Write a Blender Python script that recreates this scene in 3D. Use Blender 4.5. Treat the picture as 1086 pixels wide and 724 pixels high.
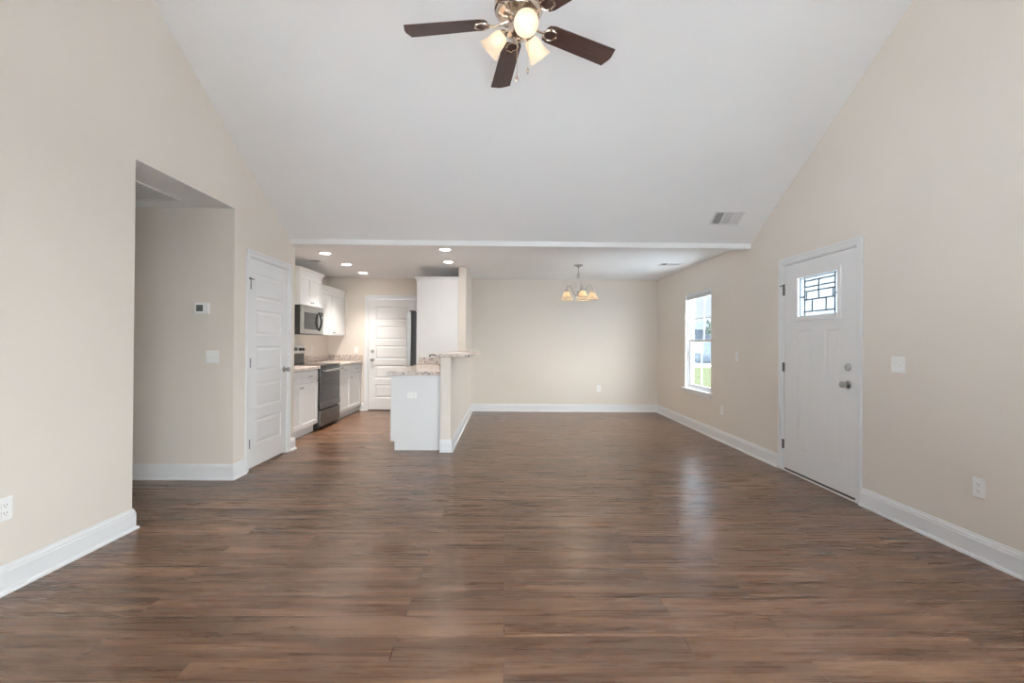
import bpy, bmesh, math, random
from mathutils import Vector, Matrix
R = math.radians
PI = math.pi
random.seed(7)
sc = bpy.context.scene
col = sc.collection
for o in list(bpy.data.objects):
    bpy.data.objects.remove(o)

# ------------------------------------------------------------------ camera
YAW, PITCH, ROLL = 0.0133, 0.0043, 0.0075
cam_d = bpy.data.cameras.new('camera')
cam_d.sensor_fit = 'HORIZONTAL'
cam_d.sensor_width = 36.0
cam_d.lens = 477.26 / 1086 * 36.0
cam_d.clip_start = 0.02
cam_d.clip_end = 300
cam = bpy.data.objects.new('camera', cam_d)
col.objects.link(cam)
_r = Vector((math.cos(YAW), -math.sin(YAW), 0))
_f = Vector((math.sin(YAW) * math.cos(PITCH), math.cos(YAW) * math.cos(PITCH), math.sin(PITCH)))
_u = _r.cross(_f)
_x = _r * math.cos(ROLL) + _u * math.sin(ROLL)
_y = _u * math.cos(ROLL) - _r * math.sin(ROLL)
cam.matrix_world = Matrix.Translation((0, 0, 1.2515)) @ Matrix((_x, _y, -_f)).transposed().to_4x4()
sc.camera = cam

# ------------------------------------------------------------------ sky and exposure
sc.view_settings.view_transform = 'Standard'
sc.view_settings.look = 'None'
sc.view_settings.gamma = 1.0
sc.view_settings.use_curve_mapping = False
sc.view_settings.exposure = 0.30
sc.cycles.use_denoising = True
sc.cycles.max_bounces = 14
sc.cycles.diffuse_bounces = 8
sc.cycles.glossy_bounces = 4
sc.cycles.transmission_bounces = 8
sc.cycles.transparent_max_bounces = 12
sc.cycles.sample_clamp_indirect = 6.0
sc.cycles.blur_glossy = 1.0

SKY_SUNSIDE, SKY_FAR, SUN = 20.0, 0.95, 55.0       # the sun stands behind the house: that half of the sky is far brighter
LAMP_FAN, LAMP_CAN, LAMP_CHAND, CAN_BEAM = 3.2, 45.0, 105.0, 150.0

world = bpy.data.worlds.new('sky')
sc.world = world
world.use_nodes = True
wt = world.node_tree
wt.nodes.clear()
def wn(t, **kw):
    n = wt.nodes.new(t)
    for k, v in kw.items():
        setattr(n, k, v)
    return n
w_out = wn('ShaderNodeOutputWorld')
w_bg = wn('ShaderNodeBackground')
w_tc = wn('ShaderNodeTexCoord')
w_sep = wn('ShaderNodeSeparateXYZ')
wt.links.new(w_tc.outputs['Generated'], w_sep.inputs[0])
w_mz = wn('ShaderNodeMapRange')
w_mz.inputs['From Min'].default_value = 0.0
w_mz.inputs['From Max'].default_value = 0.3
wt.links.new(w_sep.outputs['Z'], w_mz.inputs['Value'])
w_mix = wn('ShaderNodeMix', data_type='RGBA')
w_mix.inputs['A'].default_value = (0.86, 0.93, 1.0, 1)
w_mix.inputs['B'].default_value = (0.52, 0.72, 1.0, 1)
wt.links.new(w_mz.outputs[0], w_mix.inputs['Factor'])
w_my = wn('ShaderNodeMapRange', interpolation_type='SMOOTHSTEP')
w_my.inputs['From Min'].default_value = -0.16
w_my.inputs['From Max'].default_value = 0.80
w_my.inputs['To Min'].default_value = 0.0
w_my.inputs['To Max'].default_value = 1.0
w_dot = wn('ShaderNodeVectorMath', operation='DOT_PRODUCT')
w_dot.inputs[1].default_value = (0.8, -0.6, 0.0)
wt.links.new(w_tc.outputs['Generated'], w_dot.inputs[0])
wt.links.new(w_dot.outputs['Value'], w_my.inputs['Value'])
w_mix2 = wn('ShaderNodeMix', data_type='RGBA')
wt.links.new(w_my.outputs[0], w_mix2.inputs['Factor'])
wt.links.new(w_mix.outputs['Result'], w_mix2.inputs['A'])
w_mix2.inputs['B'].default_value = (0.90, 0.96, 1.0, 1)
w_st = wn('ShaderNodeMapRange')
w_st.inputs['To Min'].default_value = SKY_FAR
w_st.inputs['To Max'].default_value = SKY_SUNSIDE
wt.links.new(w_my.outputs[0], w_st.inputs['Value'])
wt.links.new(w_mix2.outputs['Result'], w_bg.inputs['Color'])
wt.links.new(w_st.outputs[0], w_bg.inputs['Strength'])
wt.links.new(w_bg.outputs[0], w_out.inputs[0])

sun_d = bpy.data.lights.new('sun', 'SUN')
sun_d.energy = SUN
sun_d.angle = R(1.0)
sun_d.color = (0.92, 0.985, 1.0)
sun = bpy.data.objects.new('sun', sun_d)
col.objects.link(sun)
sun.rotation_euler = Vector((0.0, -math.cos(R(56)), math.sin(R(56)))).to_track_quat('Z', 'Y').to_euler()

def portal(name, loc, rot, sx, sy):
    l = bpy.data.lights.new(name, 'AREA')
    l.shape = 'RECTANGLE'
    l.size, l.size_y = sx, sy
    l.cycles.is_portal = True
    o = bpy.data.objects.new(name, l)
    col.objects.link(o)
    o.location = loc
    o.rotation_euler = rot
    return o

# ------------------------------------------------------------------ dimensions of the place
XL, XR = -2.47, 2.81          # side walls of the living room
XK = -3.27                    # kitchen side wall
YB, YF = -0.75, 8.30          # rear and far wall
YV = 5.14                     # where the vault ends
HC = 2.44                     # flat ceiling
SL, HV = 0.60, 2.42           # pitch of the vault, its height at YV
YR = 2.20                     # ridge
HR = HV + SL * (YV - YR)
YO0, YO1, HO = 3.02, 4.117, 2.46   # opening to the hall
YP = 5.285                    # end of the pantry
T = 0.12

# ------------------------------------------------------------------ mesh helpers
class MB:
    def __init__(self):
        self.v = []
        self.f = []
    def add(self, vs, fs):
        n = len(self.v)
        self.v += [Vector(p) for p in vs]
        self.f += [tuple(i + n for i in f) for f in fs]
        return self
    def box(self, x0, x1, y0, y1, z0, z1):
        vs = [(x, y, z) for z in (z0, z1) for y in (y0, y1) for x in (x0, x1)]
        return self.add(vs, [(0, 2, 3, 1), (4, 5, 7, 6), (0, 1, 5, 4), (2, 6, 7, 3), (0, 4, 6, 2), (1, 3, 7, 5)])
    def prism(self, pts, d):
        """closed polygon of 3D points swept by vector d"""
        n = len(pts)
        d = Vector(d)
        a = [Vector(p) for p in pts]
        return self.add(a + [p + d for p in a],
                        [tuple(range(n))[::-1], tuple(range(n, 2 * n))] + [(i, (i + 1) % n, n + (i + 1) % n, n + i) for i in range(n)])
    def lathe(self, prof, M=None, seg=24, cap=False):
        M = M or Matrix()
        vs, fs = [], []
        for (r, z) in prof:
            for k in range(seg):
                a = 2 * PI * k / seg
                vs.append(M @ Vector((r * math.cos(a), r * math.sin(a), z)))
        m = len(prof)
        for i in range(m - 1):
            for k in range(seg):
                k2 = (k + 1) % seg
                fs.append((i * seg + k, i * seg + k2, (i + 1) * seg + k2, (i + 1) * seg + k))
        if cap:
            fs.append(tuple(range(seg))[::-1])
            fs.append(tuple((m - 1) * seg + k for k in range(seg)))
        return self.add(vs, fs)
    def cyl(self, a, b, r, seg=16, r2=None):
        a, b = Vector(a), Vector(b)
        q = (b - a).to_track_quat('Z', 'Y').to_matrix().to_4x4()
        return self.lathe([(r, 0), (r if r2 is None else r2, (b - a).length)], Matrix.Translation(a) @ q, seg, True)
    def tube(self, path, r, seg=8):
        P = [Vector(p) for p in path]
        vs, fs = [], []
        up = None
        for i, p in enumerate(P):
            t = (P[min(i + 1, len(P) - 1)] - P[max(i - 1, 0)]).normalized()
            if up is None:
                up = t.orthogonal().normalized()
            up = (up - t * up.dot(t)).normalized()
            s = t.cross(up)
            rr = r[i] if isinstance(r, (list, tuple)) else r
            for k in range(seg):
                a = 2 * PI * k / seg
                vs.append(p + (up * math.cos(a) + s * math.sin(a)) * rr)
        for i in range(len(P) - 1):
            for k in range(seg):
                k2 = (k + 1) % seg
                fs.append((i * seg + k, i * seg + k2, (i + 1) * seg + k2, (i + 1) * seg + k))
        fs.append(tuple(range(seg))[::-1])
        fs.append(tuple((len(P) - 1) * seg + k for k in range(seg)))
        return self.add(vs, fs)
    def sphere(self, c, r, seg=16, rings=10, sz=1.0):
        prof = [(max(r * math.sin(PI * i / rings), 1e-5), -r * sz * math.cos(PI * i / rings)) for i in range(rings + 1)]
        return self.lathe(prof, Matrix.Translation(c), seg)
    def build(self, name, mat, parent=None, bevel=0, smooth=False, seg=2, angle=35):
        me = bpy.data.meshes.new(name)
        off = Vector((0, 0, 0))
        q = parent
        while q is not None:
            off += Vector(q.location)
            q = q.parent
        me.from_pydata([tuple(p - off) for p in self.v], [], self.f)
        bm = bmesh.new()
        bm.from_mesh(me)
        bmesh.ops.recalc_face_normals(bm, faces=bm.faces)
        bm.to_mesh(me)
        bm.free()
        if smooth:
            for p in me.polygons:
                p.use_smooth = True
            me.set_sharp_from_angle(angle=R(angle))
        me.materials.append(mat)
        o = bpy.data.objects.new(name, me)
        col.objects.link(o)
        if parent is not None:
            o.parent = parent
        if bevel:
            b = o.modifiers.new('bevel', 'BEVEL')
            b.width = bevel
            b.segments = seg
            b.limit_method = 'ANGLE'
        return o

def tag(o, label=None, cat=None, group=None, kind=None):
    if label: o['label'] = label
    if cat: o['category'] = cat
    if group: o['group'] = group
    if kind: o['kind'] = kind
    return o
def thing(name, loc, label, cat, group=None, kind=None):
    o = bpy.data.objects.new(name, None)
    o.empty_display_size = 0.1
    col.objects.link(o)
    o.location = loc
    return tag(o, label, cat, group, kind)
def copy_tree(o, parent=None):
    c = o.copy()
    col.objects.link(c)
    if parent is not None:
        c.parent = parent
    for ch in list(o.children):
        copy_tree(ch, c)
    return c
def struct(name, mb, mat, label=None, cat=None, **k):
    return tag(mb.build(name, mat, **k), label, cat, kind='structure')

def grid_cells(u0, u1, v0, v1, holes):
    us = sorted({u0, u1, *[h[0] for h in holes], *[h[1] for h in holes]})
    vs = sorted({v0, v1, *[h[2] for h in holes], *[h[3] for h in holes]})
    for a, b in zip(us, us[1:]):
        for c, d in zip(vs, vs[1:]):
            mu, mv = (a + b) / 2, (c + d) / 2
            if not any(h[0] < mu < h[1] and h[2] < mv < h[3] for h in holes):
                yield a, b, c, d

def frame_pt(F, u, v, d):
    """F = (origin, u vector, outward normal); v is height, d along the normal"""
    o, U, N = F
    return Vector(o) + Vector(U) * u + Vector((0, 0, v)) + Vector(N) * d
def fbox(mb, F, u0, u1, v0, v1, d0, d1):
    vs = [frame_pt(F, u, v, d) for v in (v0, v1) for d in (d0, d1) for u in (u0, u1)]
    return mb.add(vs, [(0, 2, 3, 1), (4, 5, 7, 6), (0, 1, 5, 4), (2, 6, 7, 3), (0, 4, 6, 2), (1, 3, 7, 5)])
def panel_face(mb, F, u0, u1, v0, v1, d, back, panels, rings, through=()):
    """slab from depth back to depth d whose front carries sunk panels; rings = [(inset, depth)...]"""
    holes = list(panels) + list(through)
    q = lambda a, b, c, e, dd: [frame_pt(F, a, c, dd), frame_pt(F, b, c, dd), frame_pt(F, b, e, dd), frame_pt(F, a, e, dd)]
    for a, b, c, e in grid_cells(u0, u1, v0, v1, holes):
        mb.add(q(a, b, c, e, d), [(0, 1, 2, 3)])
    for (a, b, c, e) in panels:
        prev = q(a, b, c, e, d)
        for ins, dep in rings:
            cur = q(a + ins, b - ins, c + ins, e - ins, d + dep)
            mb.add(prev + cur, [(i, (i + 1) % 4, 4 + (i + 1) % 4, 4 + i) for i in range(4)])
            prev = cur
        mb.add(prev, [(0, 1, 2, 3)])
    for (a, b, c, e) in through:
        f, k = q(a, b, c, e, d), q(a, b, c, e, back)
        mb.add(f + k, [(i, (i + 1) % 4, 4 + (i + 1) % 4, 4 + i) for i in range(4)])
    f, k = q(u0, u1, v0, v1, d), q(u0, u1, v0, v1, back)
    mb.add(f + k, [(i, (i + 1) % 4, 4 + (i + 1) % 4, 4 + i) for i in range(4)])
    for a, b, c, e in grid_cells(u0, u1, v0, v1, through):
        mb.add(q(a, b, c, e, back), [(3, 2, 1, 0)])
    return mb

# ------------------------------------------------------------------ materials
def lin(r, g, b):
    f = lambda c: (c / 255 / 12.92) if c / 255 <= 0.04045 else ((c / 255 + 0.055) / 1.055) ** 2.4
    return (f(r), f(g), f(b), 1)
def new_mat(name):
    m = bpy.data.materials.new(name)
    m.use_nodes = True
    nt = m.node_tree
    return m, nt, nt.nodes['Principled BSDF']
def node(nt, t, **kw):
    n = nt.nodes.new(t)
    for k, v in kw.items():
        setattr(n, k, v)
    return n
def ramp(nt, stops, interp='LINEAR'):
    n = nt.nodes.new('ShaderNodeValToRGB')
    cr = n.color_ramp
    cr.interpolation = interp
    while len(cr.elements) < len(stops):
        cr.elements.new(0.5)
    for e, (p, c) in zip(cr.elements, stops):
        e.position = p
        e.color = c
    return n
def paint(name, c, rough=0.6, var=0.02, scale=3.0, bump=0.0, metal=0.0, spec=0.5):
    m, nt, b = new_mat(name)
    tc = node(nt, 'ShaderNodeTexCoord')
    no = node(nt, 'ShaderNodeTexNoise')
    no.inputs['Scale'].default_value = scale
    no.inputs['Detail'].default_value = 4
    nt.links.new(tc.outputs['Object'], no.inputs['Vector'])
    lo = tuple(x * (1 - var) for x in c[:3]) + (1,)
    hi = tuple(min(1, x * (1 + var)) for x in c[:3]) + (1,)
    rp = ramp(nt, [(0.3, lo), (0.7, hi)])
    nt.links.new(no.outputs['Fac'], rp.inputs[0])
    nt.links.new(rp.outputs[0], b.inputs['Base Color'])
    b.inputs['Roughness'].default_value = rough
    b.inputs['Metallic'].default_value = metal
    b.inputs['Specular IOR Level'].default_value = spec
    if bump:
        n2 = node(nt, 'ShaderNodeTexNoise')
        n2.inputs['Scale'].default_value = 180
        nt.links.new(tc.outputs['Object'], n2.inputs['Vector'])
        bp = node(nt, 'ShaderNodeBump')
        bp.inputs['Strength'].default_value = bump
        bp.inputs['Distance'].default_value = 0.001
        nt.links.new(n2.outputs['Fac'], bp.inputs['Height'])
        nt.links.new(bp.outputs[0], b.inputs['Normal'])
    return m
M = {}
M['wall'] = paint('beige_wall_paint', (0.76, 0.705, 0.64, 1), 0.75, 0.015, 1.5, 0.15, spec=0.3)
M['ceil'] = paint('white_ceiling_paint', (0.895, 0.908, 0.918, 1), 0.85, 0.01, 2.0, 0.1, spec=0.2)
M['trim'] = paint('white_trim_enamel', (0.80, 0.81, 0.82, 1), 0.35, 0.01)
M['door'] = paint('white_door_enamel', (0.82, 0.825, 0.83, 1), 0.4, 0.012)
M['cab'] = paint('white_cabinet_lacquer', (0.76, 0.765, 0.77, 1), 0.38, 0.01)
M['plastic'] = paint('white_plate_plastic', (0.88, 0.88, 0.87, 1), 0.35, 0.01)
M['slot'] = paint('dark_slot', (0.05, 0.05, 0.05, 1), 0.6, 0.02)
M['nickel'] = paint('brushed_nickel', (0.44, 0.43, 0.42, 1), 0.28, 0.04, 40, metal=1.0)
M['lamplit_nickel'] = paint('lamp_tinted_nickel', (0.66, 0.58, 0.50, 1), 0.2, 0.04, 30, metal=1.0)  # warm reflection of the fan lamps is painted into the metal colour
M['steel'] = paint('stainless_steel', (0.52, 0.52, 0.51, 1), 0.32, 0.04, 20, metal=1.0)
M['bronze'] = paint('dark_bronze', (0.10, 0.085, 0.07, 1), 0.35, 0.05, metal=1.0)
M['slate'] = paint('dark_stainless_steel', (0.22, 0.22, 0.22, 1), 0.38, 0.04, 20, metal=1.0)
M['iron'] = paint('grey_steel_hinge', (0.16, 0.16, 0.165, 1), 0.4, 0.03, metal=1.0)
M['black'] = paint('black_enamel', (0.018, 0.018, 0.019, 1), 0.3, 0.05)
M['blackglass'] = paint('black_oven_glass', (0.028, 0.028, 0.028, 1), 0.12, 0.05)
M['charcoal'] = paint('charcoal_fridge_side', (0.045, 0.045, 0.046, 1), 0.5, 0.05)
M['ventdark'] = paint('vent_shadow_grey', (0.03, 0.03, 0.03, 1), 0.8, 0.04)
M['duct'] = paint('shaded_duct_grey', (0.22, 0.22, 0.22, 1), 0.8, 0.04)  # grey painted as the shade of the duct behind the grille slats
M['concrete'] = paint('pale_concrete', (0.76, 0.80, 0.84, 1), 0.9, 0.04, spec=0.0)  # ground kept pale to throw more daylight up at the ceilings
M['pave'] = paint('grey_driveway', (0.055, 0.055, 0.055, 1), 0.9, 0.06, spec=0.0)
M['siding'] = paint('blue_grey_siding', (0.042, 0.050, 0.060, 1), 0.8, 0.04, spec=0.0)
M['roof'] = paint('grey_shingle', (0.034, 0.038, 0.044, 1), 0.9, 0.1, 8, spec=0.0)
M['bark'] = paint('brown_bark', (0.03, 0.025, 0.02, 1), 0.9, 0.15, 12)
M['leaf'] = paint('green_leaves', (0.05, 0.06, 0.05, 1), 0.8, 0.25, 6, spec=0.0)
M['lime'] = paint('lime_leaves', (0.05, 0.065, 0.02, 1), 0.8, 0.25, 6, spec=0.0)

def grass_mat():
    m, nt, b = new_mat('lawn_grass')
    tc = node(nt, 'ShaderNodeTexCoord')
    no = node(nt, 'ShaderNodeTexNoise')
    no.inputs['Scale'].default_value = 2.5
    no.inputs['Detail'].default_value = 8
    nt.links.new(tc.outputs['Object'], no.inputs['Vector'])
    rp = ramp(nt, [(0.3, (0.026, 0.030, 0.016, 1)), (0.7, (0.044, 0.047, 0.030, 1))])
    nt.links.new(no.outputs['Fac'], rp.inputs[0])
    nt.links.new(rp.outputs[0], b.inputs['Base Color'])
    b.inputs['Roughness'].default_value = 0.95
    b.inputs['Specular IOR Level'].default_value = 0.0
    return m
M['grass'] = grass_mat()

def floor_mat():
    m, nt, b = new_mat('wood_plank_floor')
    L = nt.links.new
    tc = node(nt, 'ShaderNodeTexCoord')
    br = node(nt, 'ShaderNodeTexBrick')
    br.offset = 0.37
    br.offset_frequency = 2
    br.squash = 1.0
    br.inputs['Color1'].default_value = (0, 0, 0, 1)
    br.inputs['Color2'].default_value = (1, 1, 1, 1)
    br.inputs['Mortar'].default_value = (0.5, 0.5, 0.5, 1)
    br.inputs['Scale'].default_value = 1.0
    br.inputs['Brick Width'].default_value = 1.22
    br.inputs['Row Height'].default_value = 0.148
    br.inputs['Mortar Size'].default_value = 0.0012
    br.inputs['Mortar Smooth'].default_value = 0.1
    L(tc.outputs['Object'], br.inputs['Vector'])
    rnd = node(nt, 'ShaderNodeSeparateColor')
    L(br.outputs['Color'], rnd.inputs[0])
    # grain runs along X and is shifted from plank to plank
    cmb = node(nt, 'ShaderNodeCombineXYZ')
    mul = node(nt, 'ShaderNodeMath', operation='MULTIPLY')
    mul.inputs[1].default_value = 37.0
    L(rnd.outputs[0], mul.inputs[0])
    L(mul.outputs[0], cmb.inputs['X'])
    L(mul.outputs[0], cmb.inputs['Z'])
    add = node(nt, 'ShaderNodeVectorMath', operation='ADD')
    L(tc.outputs['Object'], add.inputs[0])
    L(cmb.outputs[0], add.inputs[1])
    def grain(sx, sy, scale, detail, dist):
        mp = node(nt, 'ShaderNodeMapping')
        mp.inputs['Scale'].default_value = (sx, sy, 1)
        L(add.outputs[0], mp.inputs['Vector'])
        n = node(nt, 'ShaderNodeTexNoise')
        n.inputs['Scale'].default_value = scale
        n.inputs['Detail'].default_value = detail
        n.inputs['Roughness'].default_value = 0.6
        n.inputs['Distortion'].default_value = dist
        L(mp.outputs[0], n.inputs['Vector'])
        return n
    g1 = grain(0.55, 8.0, 1.0, 4, 1.6)      # broad dark and light bands
    g2 = grain(1.3, 30.0, 1.3, 4, 1.0)      # fine streaks
    g3 = grain(30.0, 190.0, 1.0, 2, 0.0)    # pores
    r1 = ramp(nt, [(0.28, lin(70, 45, 30)), (0.5, lin(105, 76, 55)), (0.72, lin(142, 110, 86))])
    L(g1.outputs['Fac'], r1.inputs[0])
    r2 = ramp(nt, [(0.28, (0.66, 0.64, 0.62, 1)), (0.62, (1.06, 1.06, 1.06, 1))])
    L(g2.outputs['Fac'], r2.inputs[0])
    mx = node(nt, 'ShaderNodeMix', data_type='RGBA', blend_type='MULTIPLY')
    mx.inputs['Factor'].default_value = 0.5
    L(r1.outputs[0], mx.inputs['A'])
    L(r2.outputs[0], mx.inputs['B'])
    r3 = ramp(nt, [(0.0, (0.84, 0.83, 0.82, 1)), (1.0, (1.12, 1.11, 1.10, 1))])
    L(rnd.outputs[0], r3.inputs[0])
    mx2 = node(nt, 'ShaderNodeMix', data_type='RGBA', blend_type='MULTIPLY')
    mx2.inputs['Factor'].default_value = 0.9
    L(mx.outputs['Result'], mx2.inputs['A'])
    L(r3.outputs[0], mx2.inputs['B'])
    r4 = ramp(nt, [(0.35, (0.86, 0.85, 0.84, 1)), (0.6, (1.04, 1.04, 1.04, 1))])
    L(g3.outputs['Fac'], r4.inputs[0])
    mx3 = node(nt, 'ShaderNodeMix', data_type='RGBA', blend_type='MULTIPLY')
    mx3.inputs['Factor'].default_value = 0.6
    L(mx2.outputs['Result'], mx3.inputs['A'])
    L(r4.outputs[0], mx3.inputs['B'])
    mo = node(nt, 'ShaderNodeMix', data_type='RGBA')
    mo.inputs['B'].default_value = lin(58, 42, 33)
    L(br.outputs['Fac'], mo.inputs['Factor'])
    L(mx3.outputs['Result'], mo.inputs['A'])
    L(mo.outputs['Result'], b.inputs['Base Color'])
    rr = node(nt, 'ShaderNodeMapRange')
    rr.inputs['To Min'].default_value = 0.20
    rr.inputs['To Max'].default_value = 0.36
    L(g2.outputs['Fac'], rr.inputs['Value'])
    L(rr.outputs[0], b.inputs['Roughness'])
    b.inputs['Specular IOR Level'].default_value = 0.55
    bp = node(nt, 'ShaderNodeBump')
    bp.inputs['Strength'].default_value = 0.28
    bp.inputs['Distance'].default_value = 0.0015
    hs = node(nt, 'ShaderNodeMath', operation='SUBTRACT')
    L(g2.outputs['Fac'], hs.inputs[0])
    L(br.outputs['Fac'], hs.inputs[1])
    L(hs.outputs[0], bp.inputs['Height'])
    L(bp.outputs[0], b.inputs['Normal'])
    return m
M['floor'] = floor_mat()

def granite_mat():
    m, nt, b = new_mat('speckled_granite')
    L = nt.links.new
    tc = node(nt, 'ShaderNodeTexCoord')
    n1 = node(nt, 'ShaderNodeTexNoise')
    n1.inputs['Scale'].default_value = 38
    n1.inputs['Detail'].default_value = 6
    n1.inputs['Roughness'].default_value = 0.7
    L(tc.outputs['Object'], n1.inputs['Vector'])
    r1 = ramp(nt, [(0.30, lin(134, 120, 114)), (0.44, lin(194, 177, 165)), (0.56, lin(212, 198, 187)), (0.7, lin(194, 164, 145))])
    L(n1.outputs['Fac'], r1.inputs[0])
    v = node(nt, 'ShaderNodeTexVoronoi')
    v.inputs['Scale'].default_value = 95
    L(tc.outputs['Object'], v.inputs['Vector'])
    s = node(nt, 'ShaderNodeSeparateColor')
    L(v.outputs['Color'], s.inputs[0])
    r2 = ramp(nt, [(0.0, (1, 1, 1, 1)), (0.14, (0, 0, 0, 1))], 'CONSTANT')
    L(s.outputs[0], r2.inputs[0])
    mx = node(nt, 'ShaderNodeMix', data_type='RGBA')
    mx.inputs['B'].default_value = lin(96, 90, 90)
    L(r2.outputs[0], mx.inputs['Factor'])
    L(r1.outputs[0], mx.inputs['A'])
    r3 = ramp(nt, [(0.0, (1, 1, 1, 1)), (0.16, (0, 0, 0, 1))], 'CONSTANT')
    L(s.outputs[1], r3.inputs[0])
    mx2 = node(nt, 'ShaderNodeMix', data_type='RGBA')
    mx2.inputs['B'].default_value = lin(214, 214, 216)
    L(r3.outputs[0], mx2.inputs['Factor'])
    L(mx.outputs['Result'], mx2.inputs['A'])
    L(mx2.outputs['Result'], b.inputs['Base Color'])
    b.inputs['Roughness'].default_value = 0.18
    return m
M['granite'] = granite_mat()

def blade_mat():
    m, nt, b = new_mat('dark_walnut_blade')
    L = nt.links.new
    tc = node(nt, 'ShaderNodeTexCoord')
    mp = node(nt, 'ShaderNodeMapping')
    mp.inputs['Scale'].default_value = (3, 60, 60)
    L(tc.outputs['Object'], mp.inputs['Vector'])
    n = node(nt, 'ShaderNodeTexNoise')
    n.inputs['Scale'].default_value = 1.5
    n.inputs['Detail'].default_value = 4
    L(mp.outputs[0], n.inputs['Vector'])
    r = ramp(nt, [(0.3, lin(54, 38, 35)), (0.7, lin(82, 57, 50))])
    L(n.outputs['Fac'], r.inputs[0])
    L(r.outputs[0], b.inputs['Base Color'])
    b.inputs['Roughness'].default_value = 0.4
    return m
M['blade'] = blade_mat()

def emit_mat(name, c, s, tex=0.0):
    m, nt, b = new_mat(name)
    b.inputs['Base Color'].default_value = (0.8, 0.8, 0.8, 1)
    b.inputs['Emission Color'].default_value = c
    b.inputs['Emission Strength'].default_value = s
    b.inputs['Roughness'].default_value = 0.5
    return m
M['can'] = emit_mat('lit_lens', (1, 0.93, 0.85, 1), LAMP_CAN)
M['bulb'] = emit_mat('lit_bulb', (1, 0.80, 0.58, 1), LAMP_FAN)
M['cbulb'] = emit_mat('lit_candle_bulb', (1, 0.80, 0.56, 1), LAMP_CHAND)

def shade_mat(name, tint, glow):
    m, nt, b = new_mat(name)
    L = nt.links.new
    out = nt.nodes['Material Output']
    tr = node(nt, 'ShaderNodeBsdfTranslucent')
    tr.inputs['Color'].default_value = tint
    b.inputs['Base Color'].default_value = tint
    b.inputs['Roughness'].default_value = 0.3
    b.inputs['Emission Color'].default_value = (1, 0.80, 0.58, 1)
    b.inputs['Emission Strength'].default_value = glow
    mx = node(nt, 'ShaderNodeMixShader')
    mx.inputs[0].default_value = 0.5
    L(b.outputs[0], mx.inputs[1])
    L(tr.outputs[0], mx.inputs[2])
    L(mx.outputs[0], out.inputs['Surface'])
    return m
M['shade'] = shade_mat('frosted_glass_shade', (0.88, 0.80, 0.70, 1), 0.24)
M['cshade'] = shade_mat('amber_frosted_shade', (0.40, 0.34, 0.26, 1), 0.45)

def glass_mat(name, tint, frost=0.0):
    m, nt, b = new_mat(name)
    L = nt.links.new
    out = nt.nodes['Material Output']
    tp = node(nt, 'ShaderNodeBsdfTransparent')
    tp.inputs['Color'].default_value = tint
    gl = node(nt, 'ShaderNodeBsdfGlossy')
    gl.inputs['Roughness'].default_value = 0.02
    mx = node(nt, 'ShaderNodeMixShader')
    mx.inputs[0].default_value = 0.05
    L(tp.outputs[0], mx.inputs[1])
    L(gl.outputs[0], mx.inputs[2])
    last = mx
    if frost:
        tl = node(nt, 'ShaderNodeBsdfTranslucent')
        tl.inputs['Color'].default_value = (0.26, 0.27, 0.28, 1)
        m2 = node(nt, 'ShaderNodeMixShader')
        m2.inputs[0].default_value = frost
        L(mx.outputs[0], m2.inputs[1])
        L(tl.outputs[0], m2.inputs[2])
        last = m2
    L(last.outputs[0], out.inputs['Surface'])
    return m
M['glass'] = glass_mat('clear_window_glass', (0.97, 0.98, 0.98, 1))
M['frost'] = glass_mat('textured_door_glass', (0.30, 0.31, 0.32, 1), 0.7)
M['lead'] = paint('dark_lead_came', lin(74, 86, 92), 0.4, 0.05, metal=0.3)
M['teal'] = paint('grey_blue_came', lin(96, 116, 122), 0.4, 0.05, metal=0.2)

# ------------------------------------------------------------------ the shell
WIN = (6.125, 7.015, 0.575, 2.03)               # the visible window (Y0,Y1,h0,h1)
FD0, FD1, FDH = 3.583, 4.503, 2.045             # front door slab
RW = [(0.10, 1.20, 0.70, 2.10)]                # added window beside the camera, outside the frame, for daylight from the right
LW = (-0.50, 1.60, 0.40, 2.20)                  # added window across from it, outside the frame, to light the right wall
PD0, PD1, PDH = 4.367, 5.113, 2.062             # pantry door
KD0, KD1, KDH = -2.522, -1.665, 2.045           # kitchen back door (X)
BW = (-0.40, 1.10, 0.06, 2.10)                  # added patio doors, unseen behind the camera, for daylight (X0,X1,h0,h1)

struct('floor', MB().box(-5.3, XR + T, YB - T, YF + T, -0.12, 0.0), M['floor'], 'brown wood plank floor running from side to side through all rooms', 'floor')

def side_wall(name, x0, x1, y0, y1, top, holes, gable=None, label=None):
    mb = MB()
    for a, b, c, d in grid_cells(y0, y1, 0, top, holes):
        mb.box(x0, x1, a, b, c, d)
    if gable:
        mb.prism([(x0, p, h) for p, h in gable], (x1 - x0, 0, 0))
    return struct(name, mb, M['wall'], label, 'wall')
GAB = [(YB + 0.06, 2.50), (YV - 0.05, 2.50), (YR, HR + 0.05)]
side_wall('wall_right', XR, XR + T, YB - T, YF + T, 2.50,
          [(WIN[0], WIN[1], WIN[2], WIN[3]), (FD0 - 0.02, FD1 + 0.02, 0, FDH + 0.02)] + RW,
          GAB, 'beige right wall with the front door and the window')
mb = MB()
for a, b, c, d in grid_cells(YB - T, YP, 0, 2.50, [LW, (YO0, YO1, 0, HO), (PD0 - 0.012, PD1 + 0.012, 0, PDH + 0.012)]):
    mb.box(XL - T, XL, a, b, c, d)
mb.prism([(XL - T, p, h) for p, h in GAB], (T, 0, 0))
struct('wall_left', mb, M['wall'], 'beige gabled left wall with the hall opening and the pantry door', 'wall')
mb = MB()
for a, b, c, d in grid_cells(XK - T, XR, 0, 2.50, [(KD0 - 0.015, KD1 + 0.015, 0, KDH + 0.015)]):
    mb.box(a, b, YF, YF + T, c, d)
struct('wall_far', mb, M['wall'], 'beige far wall of the dining area and kitchen', 'wall')
mb = MB()
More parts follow.
